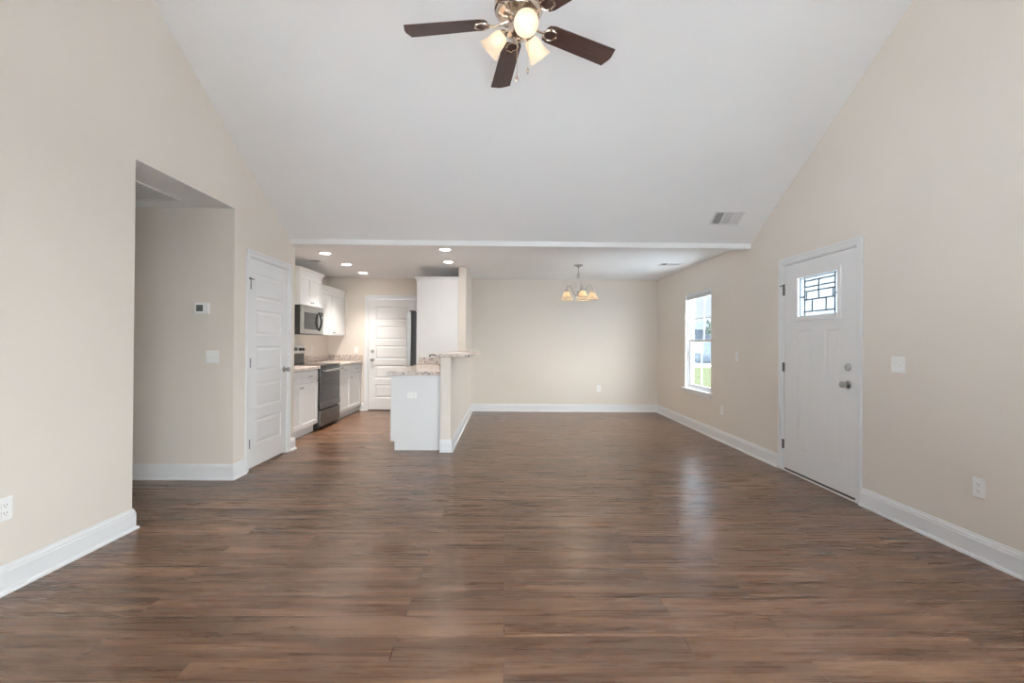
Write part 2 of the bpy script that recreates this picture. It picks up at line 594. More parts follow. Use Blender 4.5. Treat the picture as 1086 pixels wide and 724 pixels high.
for a, b, c, d in grid_cells(XL, XR, 0, 2.50, [BW]):
    mb.box(a, b, YB - T, YB, c, d)
struct('wall_rear', mb, M['wall'], 'rear wall behind the camera', 'wall')
# kitchen side wall, pantry end, hall walls
struct('wall_kitchen', MB().box(XK - T, XK, YP, YF, 0, 2.50), M['wall'], 'beige kitchen wall behind the range and cabinets', 'wall')
struct('wall_pantry', MB().box(XK - T, XL - T, YP - T, YP, 0, 2.50), M['wall'], 'end wall of the pantry beside the kitchen cabinets', 'wall')
struct('wall_hall', MB().box(-5.2, XL - T, YO1, YO1 + T, 0, 2.50), M['wall'], 'beige hall wall with the thermostat', 'wall')
struct('wall_hall_near', MB().box(-5.2, XL - T, YO0 - T, YO0, 0, 2.50), M['wall'], 'near wall of the hall', 'wall')
struct('wall_hall_end', MB().box(-5.3, -5.2, YO0 - T, YO1 + T, 0, 2.50), M['wall'], 'end wall of the hall', 'wall')
# partition: half wall then full height
PX0, PX1 = -0.75, -0.63
HWY, FWY, HWH = 5.19, 7.05, 1.085
struct('wall_partition', MB().prism([(PX0, HWY, 0), (PX0, YF, 0), (PX0, YF, HC), (PX0, FWY, HC), (PX0, FWY, HWH), (PX0, HWY, HWH)], (PX1 - PX0, 0, 0)),
       M['wall'], 'beige half wall of the peninsula rising to full height by the fridge', 'wall')
# ceilings
struct('ceiling', MB().box(XK - T, XR + T, YV + 0.13, YF + T, HC, HC + 0.12), M['ceil'], 'flat white ceiling over kitchen and dining area', 'ceiling')
mb = MB()
mb.prism([(XL - T, YV, HV), (XL - T, YR, HR), (XL - T, YR, HR + 0.16), (XL - T, YV + 0.13, HV + 0.16), (XL - T, YV + 0.13, HV)], (XR - XL + 2 * T, 0, 0))
mb.prism([(XL - T, YR, HR), (XL - T, YB - T, HR - SL * (YR - YB + T)), (XL - T, YB - T, HR - SL * (YR - YB + T) + 0.16), (XL - T, YR, HR + 0.16)], (XR - XL + 2 * T, 0, 0))
struct('ceiling_vault', mb, M['ceil'], 'white sloped vault ceiling of the living room', 'ceiling')
struct('trim_1', MB().box(XL, XR, YV, YV + 0.13, 2.362, HV), M['ceil'], 'white header beam where the sloped ceiling meets the flat one', 'beam')
struct('ceiling_hall', MB().box(-5.3, XL - T, YO0 - T, YO1 + T, HO, HO + 0.1), M['ceil'], 'white hall ceiling with the return air grille', 'ceiling')
struct('trim_2', MB().box(XL - T, XL - 0.001, YO0 + 0.001, YO1 - 0.001, HO - 0.003, HO + 0.002), M['ceil'], 'white soffit of the hall opening', 'trim')
struct('ceiling_pantry', MB().box(XK - T, XL - T, YO1 + T, YP - T, HC, HC + 0.1), M['ceil'], 'pantry ceiling behind the pantry door', 'ceiling')

# baseboards
BPROF = [(0, 0), (0.030, 0), (0.030, 0.006), (0.027, 0.014), (0.020, 0.019), (0.016, 0.020), (0.016, 0.104), (0.013, 0.110), (0.013, 0.120), (0.008, 0.127), (0.006, 0.138), (0, 0.140)]
def baseboard(name, path, side, label):
    """path of floor points; the room lies on the left when side = 1, on the right when -1; mitred"""
    P = [Vector((x, y, 0)) for x, y in path]
    mb = MB()
    rings = []
    for i, p in enumerate(P):
        ns = []
        if i > 0:
            t = (P[i] - P[i - 1]).normalized(); ns.append(Vector((-t.y, t.x, 0)) * side)
        if i < len(P) - 1:
            t = (P[i + 1] - P[i]).normalized(); ns.append(Vector((-t.y, t.x, 0)) * side)
        n = ns[0] if len(ns) == 1 else (ns[0] + ns[1]) / (1 + ns[0].dot(ns[1]))
        rings.append([p + n * d + Vector((0, 0, h)) for d, h in BPROF])
    m = len(BPROF)
    vs = [q for r in rings for q in r]
    fs = []
    for i in range(len(P) - 1):
        for k in range(m):
            k2 = (k + 1) % m
            fs.append((i * m + k, i * m + k2, (i + 1) * m + k2, (i + 1) * m + k))
    fs.append(tuple(range(m)))
    fs.append(tuple((len(P) - 1) * m + k for k in range(m))[::-1])
    mb.add(vs, fs)
    return struct(name, mb, M['trim'], label, 'baseboard')
CW = 0.058   # casing width
baseboard('baseboard_left', [(XL, YB), (XL, YO0), (XL - T, YO0)], -1, 'white baseboard along the left wall up to the hall opening')
baseboard('baseboard_hall', [(-5.2, YO1), (XL, YO1), (XL, PD0 - 0.012 - CW)], -1, 'white baseboard along the hall wall to the pantry door')
baseboard('baseboard_pantry', [(XL, PD1 + 0.012 + CW), (XL, YP), (XL - 0.16, YP)], -1, 'short white baseboard wrapping the pantry corner')
baseboard('baseboard_right', [(XR, YB), (XR, FD0 - 0.02 - CW)], 1, 'white baseboard on the right wall before the front door')
baseboard('baseboard_far', [(XR, FD1 + 0.02 + CW), (XR, YF), (PX1, YF), (PX1, HWY), (PX0, HWY)], 1, 'white baseboard around the dining area and the half wall')
baseboard('baseboard_kitchen', [(KD0 - 0.015 - CW, YF), (-2.66, YF)], 1, 'short white baseboard between kitchen door and cabinets')

# ------------------------------------------------------------------ doors
def casing(F, u0, u1, h, root, back=-0.10, jamb=0.018):
    """casing around an opening (u0..u1 by h) plus the jamb lining"""
    mb = MB()
    for (a, b, c, d) in ((u0 - CW, u0, 0, h + CW), (u1, u1 + CW, 0, h + CW), (u0, u1, h, h + CW)):
        fbox(mb, F, a, b, c, d, 0, 0.012)
    # raised outer band and small inner bead
    for (a, b, c, d) in ((u0 - CW, u0 - CW + 0.022, 0, h + CW), (u1 + CW - 0.022, u1 + CW, 0, h + CW), (u0 - CW + 0.022, u1 + CW - 0.022, h + CW - 0.022, h + CW)):
        fbox(mb, F, a, b, c, d, 0.012, 0.019)
    o = mb.build('casing', M['trim'], root, bevel=0.003)
    jb = MB()
    for (a, b, c, d) in ((u0, u0 + jamb * 0.55, 0, h), (u1 - jamb * 0.55, u1, 0, h), (u0, u1, h - jamb * 0.55, h)):
        fbox(jb, F, a, b, c, d, back, 0.004)
    # stop behind the slab
    for (a, b, c, d) in ((u0, u0 + 0.022, 0, h), (u1 - 0.022, u1, 0, h), (u0, u1, h - 0.022, h)):
        fbox(jb, F, a, b, c, d, back, -0.046)
    jb.build('jamb', M['trim'], root)
    return o
def hinge(F, u, v, root, stop=None):
    mb = MB()
    mb.cyl(frame_pt(F, u, v - 0.045, 0.008), frame_pt(F, u, v + 0.045, 0.008), 0.0075, 10)
    fbox(mb, F, u - 0.012, u + 0.012, v - 0.045, v + 0.045, -0.001, 0.0035)
    h = mb.build('hinge', M['iron'], root)
    if stop:
        s = MB()
        s.cyl(frame_pt(F, u, v + 0.045, 0.008), frame_pt(F, u, v + 0.062, 0.008), 0.008, 10)
        s.cyl(frame_pt(F, u - 0.045, v + 0.053, 0.03), frame_pt(F, u + 0.035, v + 0.053, 0.022), 0.0055, 8)
        s.cyl(frame_pt(F, u - 0.05, v + 0.053, 0.03), frame_pt(F, u - 0.04, v + 0.053, 0.03), 0.010, 10)
        s.build('hinge_stop', M['iron'], h)
def face_mat(F, u, v, d):
    p = frame_pt(F, u, v, d)
    N = Vector(F[2])
    return Matrix.Translation(p) @ N.to_track_quat('Z', 'Y').to_matrix().to_4x4()
def knob(F, u, v, d, root):
    mb = MB().lathe([(0.001, 0), (0.032, 0), (0.032, 0.006), (0.026, 0.010), (0.012, 0.014), (0.011, 0.034), (0.022, 0.040), (0.027, 0.050), (0.026, 0.060), (0.018, 0.066), (0.001, 0.067)], face_mat(F, u, v, d), 24)
    return mb.build('door_knob', M['nickel'], root, smooth=True)
def deadbolt(F, u, v, d, root, turn=True):
    mb = MB().lathe([(0.001, 0), (0.031, 0), (0.031, 0.008), (0.025, 0.016), (0.001, 0.016)], face_mat(F, u, v, d), 24)
    o = mb.build('deadbolt', M['nickel'], root, smooth=True)
    t = MB()
    fbox(t, F, u - 0.005, u + 0.005, v - 0.018, v + 0.018, d + 0.016, d + 0.030)
    t.build('thumb_turn', M['nickel'], o, bevel=0.002)
    return o

# front door, on the right wall: u runs along +Y, the room lies towards -X
F1 = ((XR, 0, 0), (0, 1, 0), (-1, 0, 0))
d1 = thing('door_1', (XR, (FD0 + FD1) / 2, 0), 'white front door with a leaded glass light on the right wall', 'door', kind='structure')
casing(F1, FD0 - 0.02, FD1 + 0.02, FDH + 0.02, d1)
GL = (3.765, 4.318, 1.518, 1.908)
mb = MB()
panel_face(mb, F1, FD0 - 0.004, FD1 + 0.004, 0.028, FDH + 0.004, -0.004, -0.044,
           [(4.122, 4.312, 0.27, 1.395), (3.755, 3.945, 0.27, 1.395)], [(0.012, -0.005), (0.024, -0.005), (0.042, -0.001)], [GL])
slab = mb.build('door_slab', M['door'], d1)
mb = MB()   # raised frame of the glass
for (a, b, c, d) in ((GL[0] - 0.03, GL[0] + 0.012, GL[2] - 0.03, GL[3] + 0.03), (GL[1] - 0.012, GL[1] + 0.03, GL[2] - 0.03, GL[3] + 0.03),
                     (GL[0] + 0.012, GL[1] - 0.012, GL[2] - 0.03, GL[2] + 0.012), (GL[0] + 0.012, GL[1] - 0.012, GL[3] - 0.012, GL[3] + 0.03)):
    fbox(mb, F1, a, b, c, d, -0.014, 0.006)
mb.build('glass_frame', M['door'], d1, bevel=0.004)
g0, g1, k0, k1 = GL[0] + 0.012, GL[1] - 0.012, GL[2] + 0.012, GL[3] - 0.012
mb = MB(); fbox(mb, F1, g0, g1, k0, k1, -0.030, -0.024)
pane = mb.build('glass_pane', M['frost'], d1)
# lead came; s,t = fractions from the left edge (high Y) and from the bottom
gw, gh = g1 - g0, k1 - k0
def came(mb, s0, t0, s1, t1, w=0.0055):
    u0, u1 = g1 - s0 * gw, g1 - s1 * gw
    v0, v1 = k0 + t0 * gh, k0 + t1 * gh
    fbox(mb, F1, min(u0, u1) - w, max(u0, u1) + w, min(v0, v1) - w, max(v0, v1) + w, -0.024, -0.019)
mb = MB()
came(mb, 0.14, 0, 0.14, 1); came(mb, 0.885, 0, 0.885, 1)
came(mb, 0.14, 0.11, 0.885, 0.11); came(mb, 0.14, 0.415, 0.885, 0.415)
came(mb, 0.14, 0.63, 0.885, 0.63); came(mb, 0.14, 0.745, 0.885, 0.745); came(mb, 0.14, 0.90, 0.885, 0.90)
came(mb, 0, 0.50, 0.14, 0.50); came(mb, 0.885, 0.49, 1, 0.49)
came(mb, 0.50, 0.415, 0.50, 0.90)
came(mb, 0.19, 0.415, 0.19, 0.63); came(mb, 0.84, 0.415, 0.84, 0.63)
came(mb, 0.34, 0.11, 0.34, 0.415); came(mb, 0.68, 0.11, 0.68, 0.415)
tag(mb.build('lead_came', M['lead'], pane), 'dark lead lines of the glass')
mb = MB(); came(mb, 0.012, 0, 0.012, 1, 0.007); came(mb, 0, 0.985, 1, 0.985, 0.005)
tag(mb.build('came_border', M['teal'], pane), 'grey blue border strip of the leaded glass')
for v, st in ((1.80, True), (1.035, None), (0.262, None)):
    hinge(F1, FD1 + 0.010, v, d1, st)
knob(F1, 3.66, 0.935, -0.004, d1)
deadbolt(F1, 3.66, 1.078, -0.004, d1)
mb = MB(); fbox(mb, F1, FD0 - 0.018, FD1 + 0.018, 0, 0.010, -0.09, 0.012)
tag(mb.build('threshold', M['trim'], d1, bevel=0.003), 'white threshold strip')
mb = MB(); fbox(mb, F1, FD0 - 0.004, FD1 + 0.004, 0.010, 0.028, -0.044, -0.008)  # black strip put in as the shade of the gap below the slab
tag(mb.build('door_gap_shade', M['black'], d1), 'black strip standing in for the dark gap under the door')

# five-panel doors
def five_panel(F, u0, u1, h, z0=0.014, side=0.115):
    zs = []
    top, bot, rail = 0.135, 0.21, 0.105
    ph = (h - z0 - top - bot - 4 * rail) / 5
    z = z0 + bot
    ps = []
    for k in range(5):
        ps.append((u0 + side, u1 - side, z, z + ph))
        z += ph + rail
    mb = MB()
    panel_face(mb, F, u0, u1, z0, h, -0.003, -0.038, ps, [(0.010, -0.008), (0.022, -0.008), (0.040, -0.0015)])
    return mb
F2 = ((XL, 0, 0), (0, 1, 0), (1, 0, 0))
d2 = thing('door_2', (XL, (PD0 + PD1) / 2, 0), 'white five-panel pantry door on the left wall', 'door', kind='structure')
casing(F2, PD0 - 0.012, PD1 + 0.012, PDH + 0.012, d2)
five_panel(F2, PD0, PD1, PDH - 0.003, 0.022).build('door_slab', M['door'], d2)
for v, st in ((1.80, True), (1.045, None), (0.262, None)):
    hinge(F2, PD0 - 0.004, v, d2, st)
knob(F2, PD1 - 0.065, 0.945, -0.003, d2)
F3 = ((0, YF, 0), (1, 0, 0), (0, -1, 0))
d3 = thing('door_3', ((KD0 + KD1) / 2, YF, 0), 'white five-panel back door at the end of the kitchen', 'door', kind='structure')
casing(F3, KD0 - 0.015, KD1 + 0.015, KDH + 0.015, d3)
five_panel(F3, KD0, KD1, KDH - 0.002, 0.02).build('door_slab', M['door'], d3)
knob(F3, KD0 + 0.07, 0.935, -0.003, d3)
deadbolt(F3, KD0 + 0.07, 1.09, -0.003, d3)
mb = MB(); fbox(mb, F3, KD0, KD1, 0.0, 0.02, -0.04, 0.004)
tag(mb.build('threshold', M['iron'], d3), 'dark metal threshold')

# ------------------------------------------------------------------ windows
def sash(F, u0, u1, v0, v1, d, root, name, grid=(2, 2), fw=0.036):
    mb = MB()
    for (a, b, c, e) in ((u0, u0 + fw, v0, v1), (u1 - fw, u1, v0, v1), (u0 + fw, u1 - fw, v0, v0 + fw), (u0 + fw, u1 - fw, v1 - fw, v1)):
        fbox(mb, F, a, b, c, e, d - 0.028, d)
    o = mb.build(name, M['trim'], root, bevel=0.002)
    g = MB(); fbox(g, F, u0 + fw, u1 - fw, v0 + fw, v1 - fw, d - 0.017, d - 0.013)
    g.build('glass_pane', M['glass'], o)
    if grid:
        q = MB()
        for i in range(1, grid[0]):
            u = u0 + (u1 - u0) * i / grid[0]; fbox(q, F, u - 0.008, u + 0.008, v0 + fw, v1 - fw, d - 0.012, d - 0.004)
        for i in range(1, grid[1]):
            v = v0 + (v1 - v0) * i / grid[1]; fbox(q, F, u0 + fw, u1 - fw, v - 0.008, v + 0.008, d - 0.012, d - 0.004)
        q.build('muntins', M['trim'], o)
    return o
w1 = thing('window_1', (XR, (WIN[0] + WIN[1]) / 2, WIN[2]), 'white double-hung window with grilles on the right wall of the dining area', 'window', kind='structure')
mb = MB()   # white drywall return and window frame
a, b, c, d = WIN
for (u0, u1, v0, v1) in ((a, a + 0.006, c, d), (b - 0.006, b, c, d), (a, b, d - 0.006, d)):
    fbox(mb, F1, u0, u1, v0, v1, -T, 0.0)
mb.build('window_reveal', M['trim'], w1)
mb = MB()
for (u0, u1, v0, v1) in ((a + 0.006, a + 0.036, c + 0.01, d - 0.006), (b - 0.036, b - 0.006, c + 0.01, d - 0.006), (a + 0.036, b - 0.036, c + 0.01, c + 0.04), (a + 0.036, b - 0.036, d - 0.036, d - 0.006)):
    fbox(mb, F1, u0, u1, v0, v1, -T, -0.040)
mb.build('window_frame', M['trim'], w1, bevel=0.002)
mid = (c + d) / 2 + 0.01
sash(F1, a + 0.034, b - 0.034, mid - 0.018, d - 0.034, -0.085, w1, 'upper_sash')
sash(F1, a + 0.034, b - 0.034, c + 0.038, mid + 0.018, -0.055, w1, 'lower_sash')
mb = MB(); fbox(mb, F1, a - 0.035, b + 0.035, c - 0.006, c + 0.016, 0.0005, 0.045); fbox(mb, F1, a + 0.004, b - 0.004, c - 0.006, c + 0.016, -0.06, 0.001)
mb.build('window_sill', M['trim'], w1, bevel=0.004)
mb = MB(); fbox(mb, F1, a - 0.012, b + 0.012, c - 0.060, c - 0.006, 0.0, 0.014)
mb.build('window_apron', M['trim'], w1, bevel=0.003)
# raised blind at the head of the window
bl = thing('mini_blind', (XR - 0.0, (a + b) / 2, d - 0.09), 'white mini blind pulled all the way up in the dining window', 'blind')
mb = MB(); fbox(mb, F1, a + 0.012, b - 0.012, d - 0.034, d - 0.008, -0.036, -0.004)
mb.build('headrail', M['trim'], bl, bevel=0.002)
mb = MB()
for k in range(12):
    z = d - 0.038 - k * 0.0034
    fbox(mb, F1, a + 0.014, b - 0.014, z - 0.0022, z, -0.033, -0.007)
tag(mb.build('slat_stack', paint('pale_blind_slats', (0.62, 0.62, 0.62, 1), 0.5), bl), 'stacked pale grey slats')
mb = MB(); fbox(mb, F1, a + 0.014, b - 0.014, d - 0.090, d - 0.079, -0.033, -0.007)
mb.build('bottom_rail', M['trim'], bl, bevel=0.002)
# added glazing outside the frame, put in to bring daylight
w2 = thing('added_window_2', (XR, 0.65, 0.70), 'added unseen window on the right wall beside the camera, letting daylight in', 'window', kind='structure')
a, b, c, d = RW[0]
sash(F1, a, (a + b) / 2, c, d, -0.04, w2, 'sash', None, 0.05)
sash(F1, (a + b) / 2, b, c, d, -0.04, w2, 'sash', None, 0.05)
mb = MB()
for (u0, u1, v0, v1) in ((a - CW, a, c - CW, d + CW), (b, b + CW, c - CW, d + CW), (a, b, d, d + CW), (a, b, c - CW, c)):
    fbox(mb, F1, u0, u1, v0, v1, 0, 0.016)
mb.build('casing', M['trim'], w2, bevel=0.003)
w4 = thing('added_window_4', (XL, 0.55, 0.40), 'added unseen window on the left wall beside the camera, lighting the right wall', 'window', kind='structure')
a, b, c, d = LW
sash(F2, a, (a + b) / 2, c, d, -0.04, w4, 'sash', None, 0.05)
sash(F2, (a + b) / 2, b, c, d, -0.04, w4, 'sash', None, 0.05)
mb = MB()
for (u0, u1, v0, v1) in ((a - CW, a, c - CW, d + CW), (b, b + CW, c - CW, d + CW), (a, b, d, d + CW), (a, b, c - CW, c)):
    fbox(mb, F2, u0, u1, v0, v1, 0, 0.016)
mb.build('casing', M['trim'], w4, bevel=0.003)
portal('daylight_portal', (XL - 0.16, 0.55, 1.30), (0, R(-90), 0), 1.8, 2.1)
w3 = thing('added_patio_doors', (0.35, YB, 0), 'added unseen patio doors in the rear wall behind the camera, letting daylight in', 'window', kind='structure')
FB = ((0, YB, 0), (1, 0, 0), (0, 1, 0))
a, b, c, d = BW
for k in range(3):
    sash(FB, a + (b - a) * k / 3, a + (b - a) * (k + 1) / 3, c, d, -0.04, w3, 'sash', None, 0.06)
portal('daylight_portal', (XR + 0.16, 0.65, 1.40), (0, R(90), 0), 1.4, 1.1)
portal('daylight_portal', (0.35, YB - 0.16, 1.08), (R(90), 0, 0), 1.5, 2.04)
portal('daylight_portal', (XR + 0.16, 6.57, 1.30), (0, R(90), 0), 1.45, 0.89)

# ------------------------------------------------------------------ kitchen, range side (cabinets face +X)
CF = -2.665                       # face of the base boxes
FK = ((CF, 0, 0), (0, 1, 0), (1, 0, 0))
def shaker(F, u0, u1, v0, v1, d0, th=0.019, fr=0.055, dep=-0.009):
    mb = MB()
    return panel_face(mb, F, u0, u1, v0, v1, d0 + th, d0, [(u0 + fr, u1 - fr, v0 + fr, v1 - fr)], [(0.001, dep)])
def cab_knob(F, u, v, d, parent):
    return MB().lathe([(0.0005, 0), (0.005, 0), (0.005, 0.014), (0.013, 0.018), (0.014, 0.024), (0.009, 0.028), (0.0005, 0.028)], face_mat(F, u, v, d), 14).build('knob', M['nickel'], parent, smooth=True)
def bar_pull(F, u, v, d, parent, L=0.085):
    mb = MB()
    mb.cyl(frame_pt(F, u - L / 2, v, d + 0.026), frame_pt(F, u + L / 2, v, d + 0.026), 0.0055, 10)
    for s in (-1, 1):
        mb.cyl(frame_pt(F, u + s * L * 0.36, v, d), frame_pt(F, u + s * L * 0.36, v, d + 0.026), 0.0045, 8)
    return mb.build('handle', M['nickel'], parent, smooth=True)
RG0, RG1 = 6.395, 7.155            # range
CTOP = 0.915
def base_cabinet(u0, u1, split, label, drawers):
    t = thing('base_cabinet', ((XK + CF) / 2, (u0 + u1) / 2, 0), label, 'cabinet', 'white base cabinets beside the range')
    mb = MB().box(XK + 0.002, CF, u0, u1, 0.105, CTOP - 0.04)
    mb.build('cabinet_box', M['cab'], t)
    MB().box(XK + 0.02, CF - 0.07 + 0.022, u0, u1, 0.0, 0.105).build('toe_kick', M['cab'], t)
    for (a, b) in drawers:
        d = MB()
        fbox(d, FK, a, b, 0.715, CTOP - 0.055, 0, 0.019)
        o = d.build('drawer', M['cab'], t, bevel=0.003)
        bar_pull(FK, (a + b) / 2, 0.79, 0.019, o)
    for k, (a, b) in enumerate(((u0 + 0.012, split - 0.0015), (split + 0.0015, u1 - 0.012))):
        o = shaker(FK, a, b, 0.118, 0.700, 0).build('door', M['cab'], t)
        cab_knob(FK, b - 0.03 if k == 0 else a + 0.03, 0.655, 0.019, o)
    return t
base_cabinet(YP + 0.003, RG0 - 0.004, 5.845, 'white base cabinet between the pantry corner and the range', ((YP + 0.015, 5.8435), (5.8465, RG0 - 0.016)))
base_cabinet(RG1 + 0.004, 8.292, 7.70, 'white base cabinet between the range and the back wall', ((RG1 + 0.016, 7.6985), (7.7015, 8.28)))
def counter(name, boxes, label, cat='countertop', splash=(), sl=None):
    t = thing(name, (sum(boxes[0][:2]) / 2, sum(boxes[0][2:4]) / 2, boxes[0][4]), label, cat)
    mb = MB()
    for q in boxes:
        mb.box(*q)
    mb.build('slab', M['granite'], t, bevel=0.005)
    for q in splash:
        MB().box(*q).build('backsplash', M['granite'], t, bevel=0.003)
    return t
CE = CF + 0.045                    # counter edge
counter('countertop', [(XK + 0.002, CE, YP + 0.002, RG0 - 0.003, CTOP - 0.04, CTOP)], 'short speckled granite counter between pantry corner and range', splash=[(XK + 0.002, XK + 0.022, YP + 0.002, RG0 - 0.003, CTOP, CTOP + 0.105)])
counter('countertop', [(XK + 0.002, CE, RG1 + 0.003, YF - 0.003, CTOP - 0.04, CTOP)], 'speckled granite counter between the range and the back wall',
        splash=[(XK + 0.002, XK + 0.022, RG1 + 0.003, YF - 0.003, CTOP, CTOP + 0.105), (XK + 0.023, CE - 0.005, YF - 0.023, YF - 0.003, CTOP, CTOP + 0.105)])

# range
rg = thing('electric_range', ((XK + CF) / 2, (RG0 + RG1) / 2, 0), 'stainless and black electric range between the white base cabinets', 'stove')
RF = CF + 0.012
FR = ((RF, 0, 0), (0, 1, 0), (1, 0, 0))
MB().box(XK + 0.03, RF, RG0, RG1, 0.02, 0.900).build('range_body', M['black'], rg)
for y in (RG0 + 0.05, RG1 - 0.05):
    for x in (XK + 0.09, RF - 0.05):
        MB().cyl((x, y, 0), (x, y, 0.02), 0.02, 10).build('foot', M['black'], rg)
MB().box(XK + 0.03, RF + 0.03, RG0 - 0.001, RG1 + 0.001, 0.900, 0.922).build('cooktop', M['blackglass'], rg, bevel=0.004)
mb = MB(); fbox(mb, FR, RG0 + 0.004, RG1 - 0.004, 0.300, 0.885, 0, 0.032)
od = mb.build('oven_door', M['blackglass'], rg, bevel=0.004)
mb = MB(); fbox(mb, FR, RG0 + 0.004, RG1 - 0.004, 0.300, 0.385, 0.032, 0.038)
tag(mb.build('door_band', M['slate'], od, bevel=0.002), 'stainless band with a round badge')
MB().lathe([(0.0005, 0), (0.016, 0), (0.016, 0.003), (0.0005, 0.003)], face_mat(FR, (RG0 + RG1) / 2, 0.343, 0.038), 20).build('badge', M['iron'], od)
mb = MB()
for z in (0.50, 0.60, 0.70):
    fbox(mb, FR, RG0 + 0.13, RG1 - 0.13, z, z + 0.004, 0.0325, 0.0335)
mb.build('oven_rack_glint', M['iron'], od)
mb = MB()
mb.cyl(frame_pt(FR, RG0 + 0.03, 0.842, 0.088), frame_pt(FR, RG1 - 0.03, 0.842, 0.088), 0.014, 14)
for u in (RG0 + 0.06, RG1 - 0.06):
    mb.cyl(frame_pt(FR, u, 0.842, 0.036), frame_pt(FR, u, 0.842, 0.088), 0.011, 10)
mb.build('oven_handle', M['steel'], od, smooth=True)
mb = MB(); fbox(mb, FR, RG0 + 0.004, RG1 - 0.004, 0.055, 0.272, 0, 0.034)
mb.build('storage_drawer', M['slate'], rg, bevel=0.004)
bg = MB().box(XK + 0.025, XK + 0.085, RG0, RG1, 0.922, 1.075).build('backguard', M['black'], rg, bevel=0.004)
mb = MB().prism([(XK + 0.025, RG0, 1.075), (XK + 0.105, RG0, 1.075), (XK + 0.080, RG0, 1.205), (XK + 0.025, RG0, 1.205)], (0, RG1 - RG0, 0))
cp = mb.build('control_panel', M['steel'], rg, bevel=0.004)
FCP = ((XK + 0.094, 0, 0), (0, 1, 0), (1, 0, 0))
for y in (RG0 + 0.07, RG0 + 0.17, RG1 - 0.17, RG1 - 0.07):
    MB().lathe([(0.0005, 0), (0.026, 0), (0.022, 0.028), (0.0005, 0.028)], face_mat(FCP, y, 1.135, -0.004), 18).build('control_knob', M['black'], cp, smooth=True)
mb = MB(); fbox(mb, FCP, RG0 + 0.27, RG1 - 0.27, 1.105, 1.165, -0.012, 0.003)
mb.build('display', M['blackglass'], cp)

# microwave
MX = -2.915
FM = ((MX, 0, 0), (0, 1, 0), (1, 0, 0))
mw = thing('microwave', ((XK + MX) / 2, (RG0 + RG1) / 2, 1.365), 'stainless over-the-range microwave with a black window', 'microwave')
m0, m1, mz0, mz1 = RG0 + 0.001, RG1 - 0.001, 1.362, 1.780
MB().box(XK + 0.002, MX, m0, m1, mz0, mz1).build('microwave_body', M['black'], mw, bevel=0.003)
mb = MB(); fbox(mb, FM, m0, m1 - 0.155, mz0 + 0.012, mz1, 0, 0.028)
md = mb.build('microwave_door', M['steel'], mw, bevel=0.004)
mb = MB(); fbox(mb, FM, m0 + 0.075, m1 - 0.205, mz0 + 0.075, mz1 - 0.10, 0.028, 0.0305)
mb.build('door_window', M['blackglass'], md)
path = [frame_pt(FM, m1 - 0.190 + 0.0 * k, mz0 + 0.06 + 0.28 * k / 10, 0.032 + 0.040 * math.sin(PI * k / 10)) for k in range(11)]
mb = MB().tube(path, 0.016, 10)
mb.build('microwave_handle', M['black'], md, smooth=True)
mb = MB(); fbox(mb, FM, m1 - 0.153, m1, mz0 + 0.012, mz1, 0, 0.028)
cpn = mb.build('control_panel', M['steel'], mw, bevel=0.004)
mb = MB(); fbox(mb, FM, m1 - 0.130, m1 - 0.025, mz1 - 0.13, mz1 - 0.07, 0.028, 0.0295)
mb.build('display', M['blackglass'], cpn)
mb = MB(); fbox(mb, FM, m0, m1, mz0 - 0.001, mz0 + 0.010, -0.02, 0.02)
mb.build('vent_strip', M['iron'], mw)

# wall cabinets
def crown(mb, x0, x1, y0, y1, z, h, out):
    """crown moulding around front (+X), and both ends of a cabinet top"""
    prof = [(0.0, 0), (0.012, 0), (0.016, h * 0.25), (out * 0.6, h * 0.62), (out * 0.95, h * 0.82), (out, h * 0.84), (out, h), (0, h)]
    lo = [(x1 + d, y0 - d, z + t) for d, t in prof]
    hi = [(x1 + d, y1 + d, z + t) for d, t in prof]
    ra = [(x0, y0 - d, z + t) for d, t in prof]
    rb = [(x0, y1 + d, z + t) for d, t in prof]
    n = len(prof)
    mb.add(ra + lo + hi + rb, [(s * n + k, s * n + (k + 1) % n, (s + 1) * n + (k + 1) % n, (s + 1) * n + k) for s in range(3) for k in range(n)] + [tuple(range(n)), tuple(range(3 * n, 4 * n))[::-1]])
    return mb
def wall_cabinet(x1, u0, u1, z0, z1, ch, label, knob_z, end_crown=True):
    t = thing('wall_cabinet', ((XK + x1) / 2, (u0 + u1) / 2, z0), label, 'cabinet', 'white wall cabinets on the range wall')
    MB().box(XK + 0.002, x1 - 0.02, u0, u1, z0, z1).build('cabinet_box', M['cab'], t)
    F = ((x1 - 0.02, 0, 0), (0, 1, 0), (1, 0, 0))
    mid = (u0 + u1) / 2
    for k, (a, b) in enumerate(((u0 + 0.010, mid - 0.0015), (mid + 0.0015, u1 - 0.010))):
        o = shaker(F, a, b, z0 + 0.008, z1 - 0.025, 0).build('door', M['cab'], t)
        cab_knob(F, b - 0.03 if k == 0 else a + 0.03, knob_z, 0.019, o)
    crown(MB(), XK + 0.002, x1 - 0.02, u0, u1 if end_crown else u1 - 0.05, z1 - 0.02, ch, 0.05).build('crown_moulding', M['cab'], t)
    return t
wall_cabinet(-2.918, RG0 + 0.001, RG1 - 0.001, 1.782, 2.245, 0.09, 'short white wall cabinet above the microwave, set higher than its neighbour', 1.835)
wall_cabinet(-2.952, RG1 + 0.003, 8.292, 1.365, 2.115, 0.075, 'white two-door wall cabinet between the microwave and the back wall', 1.415, False)

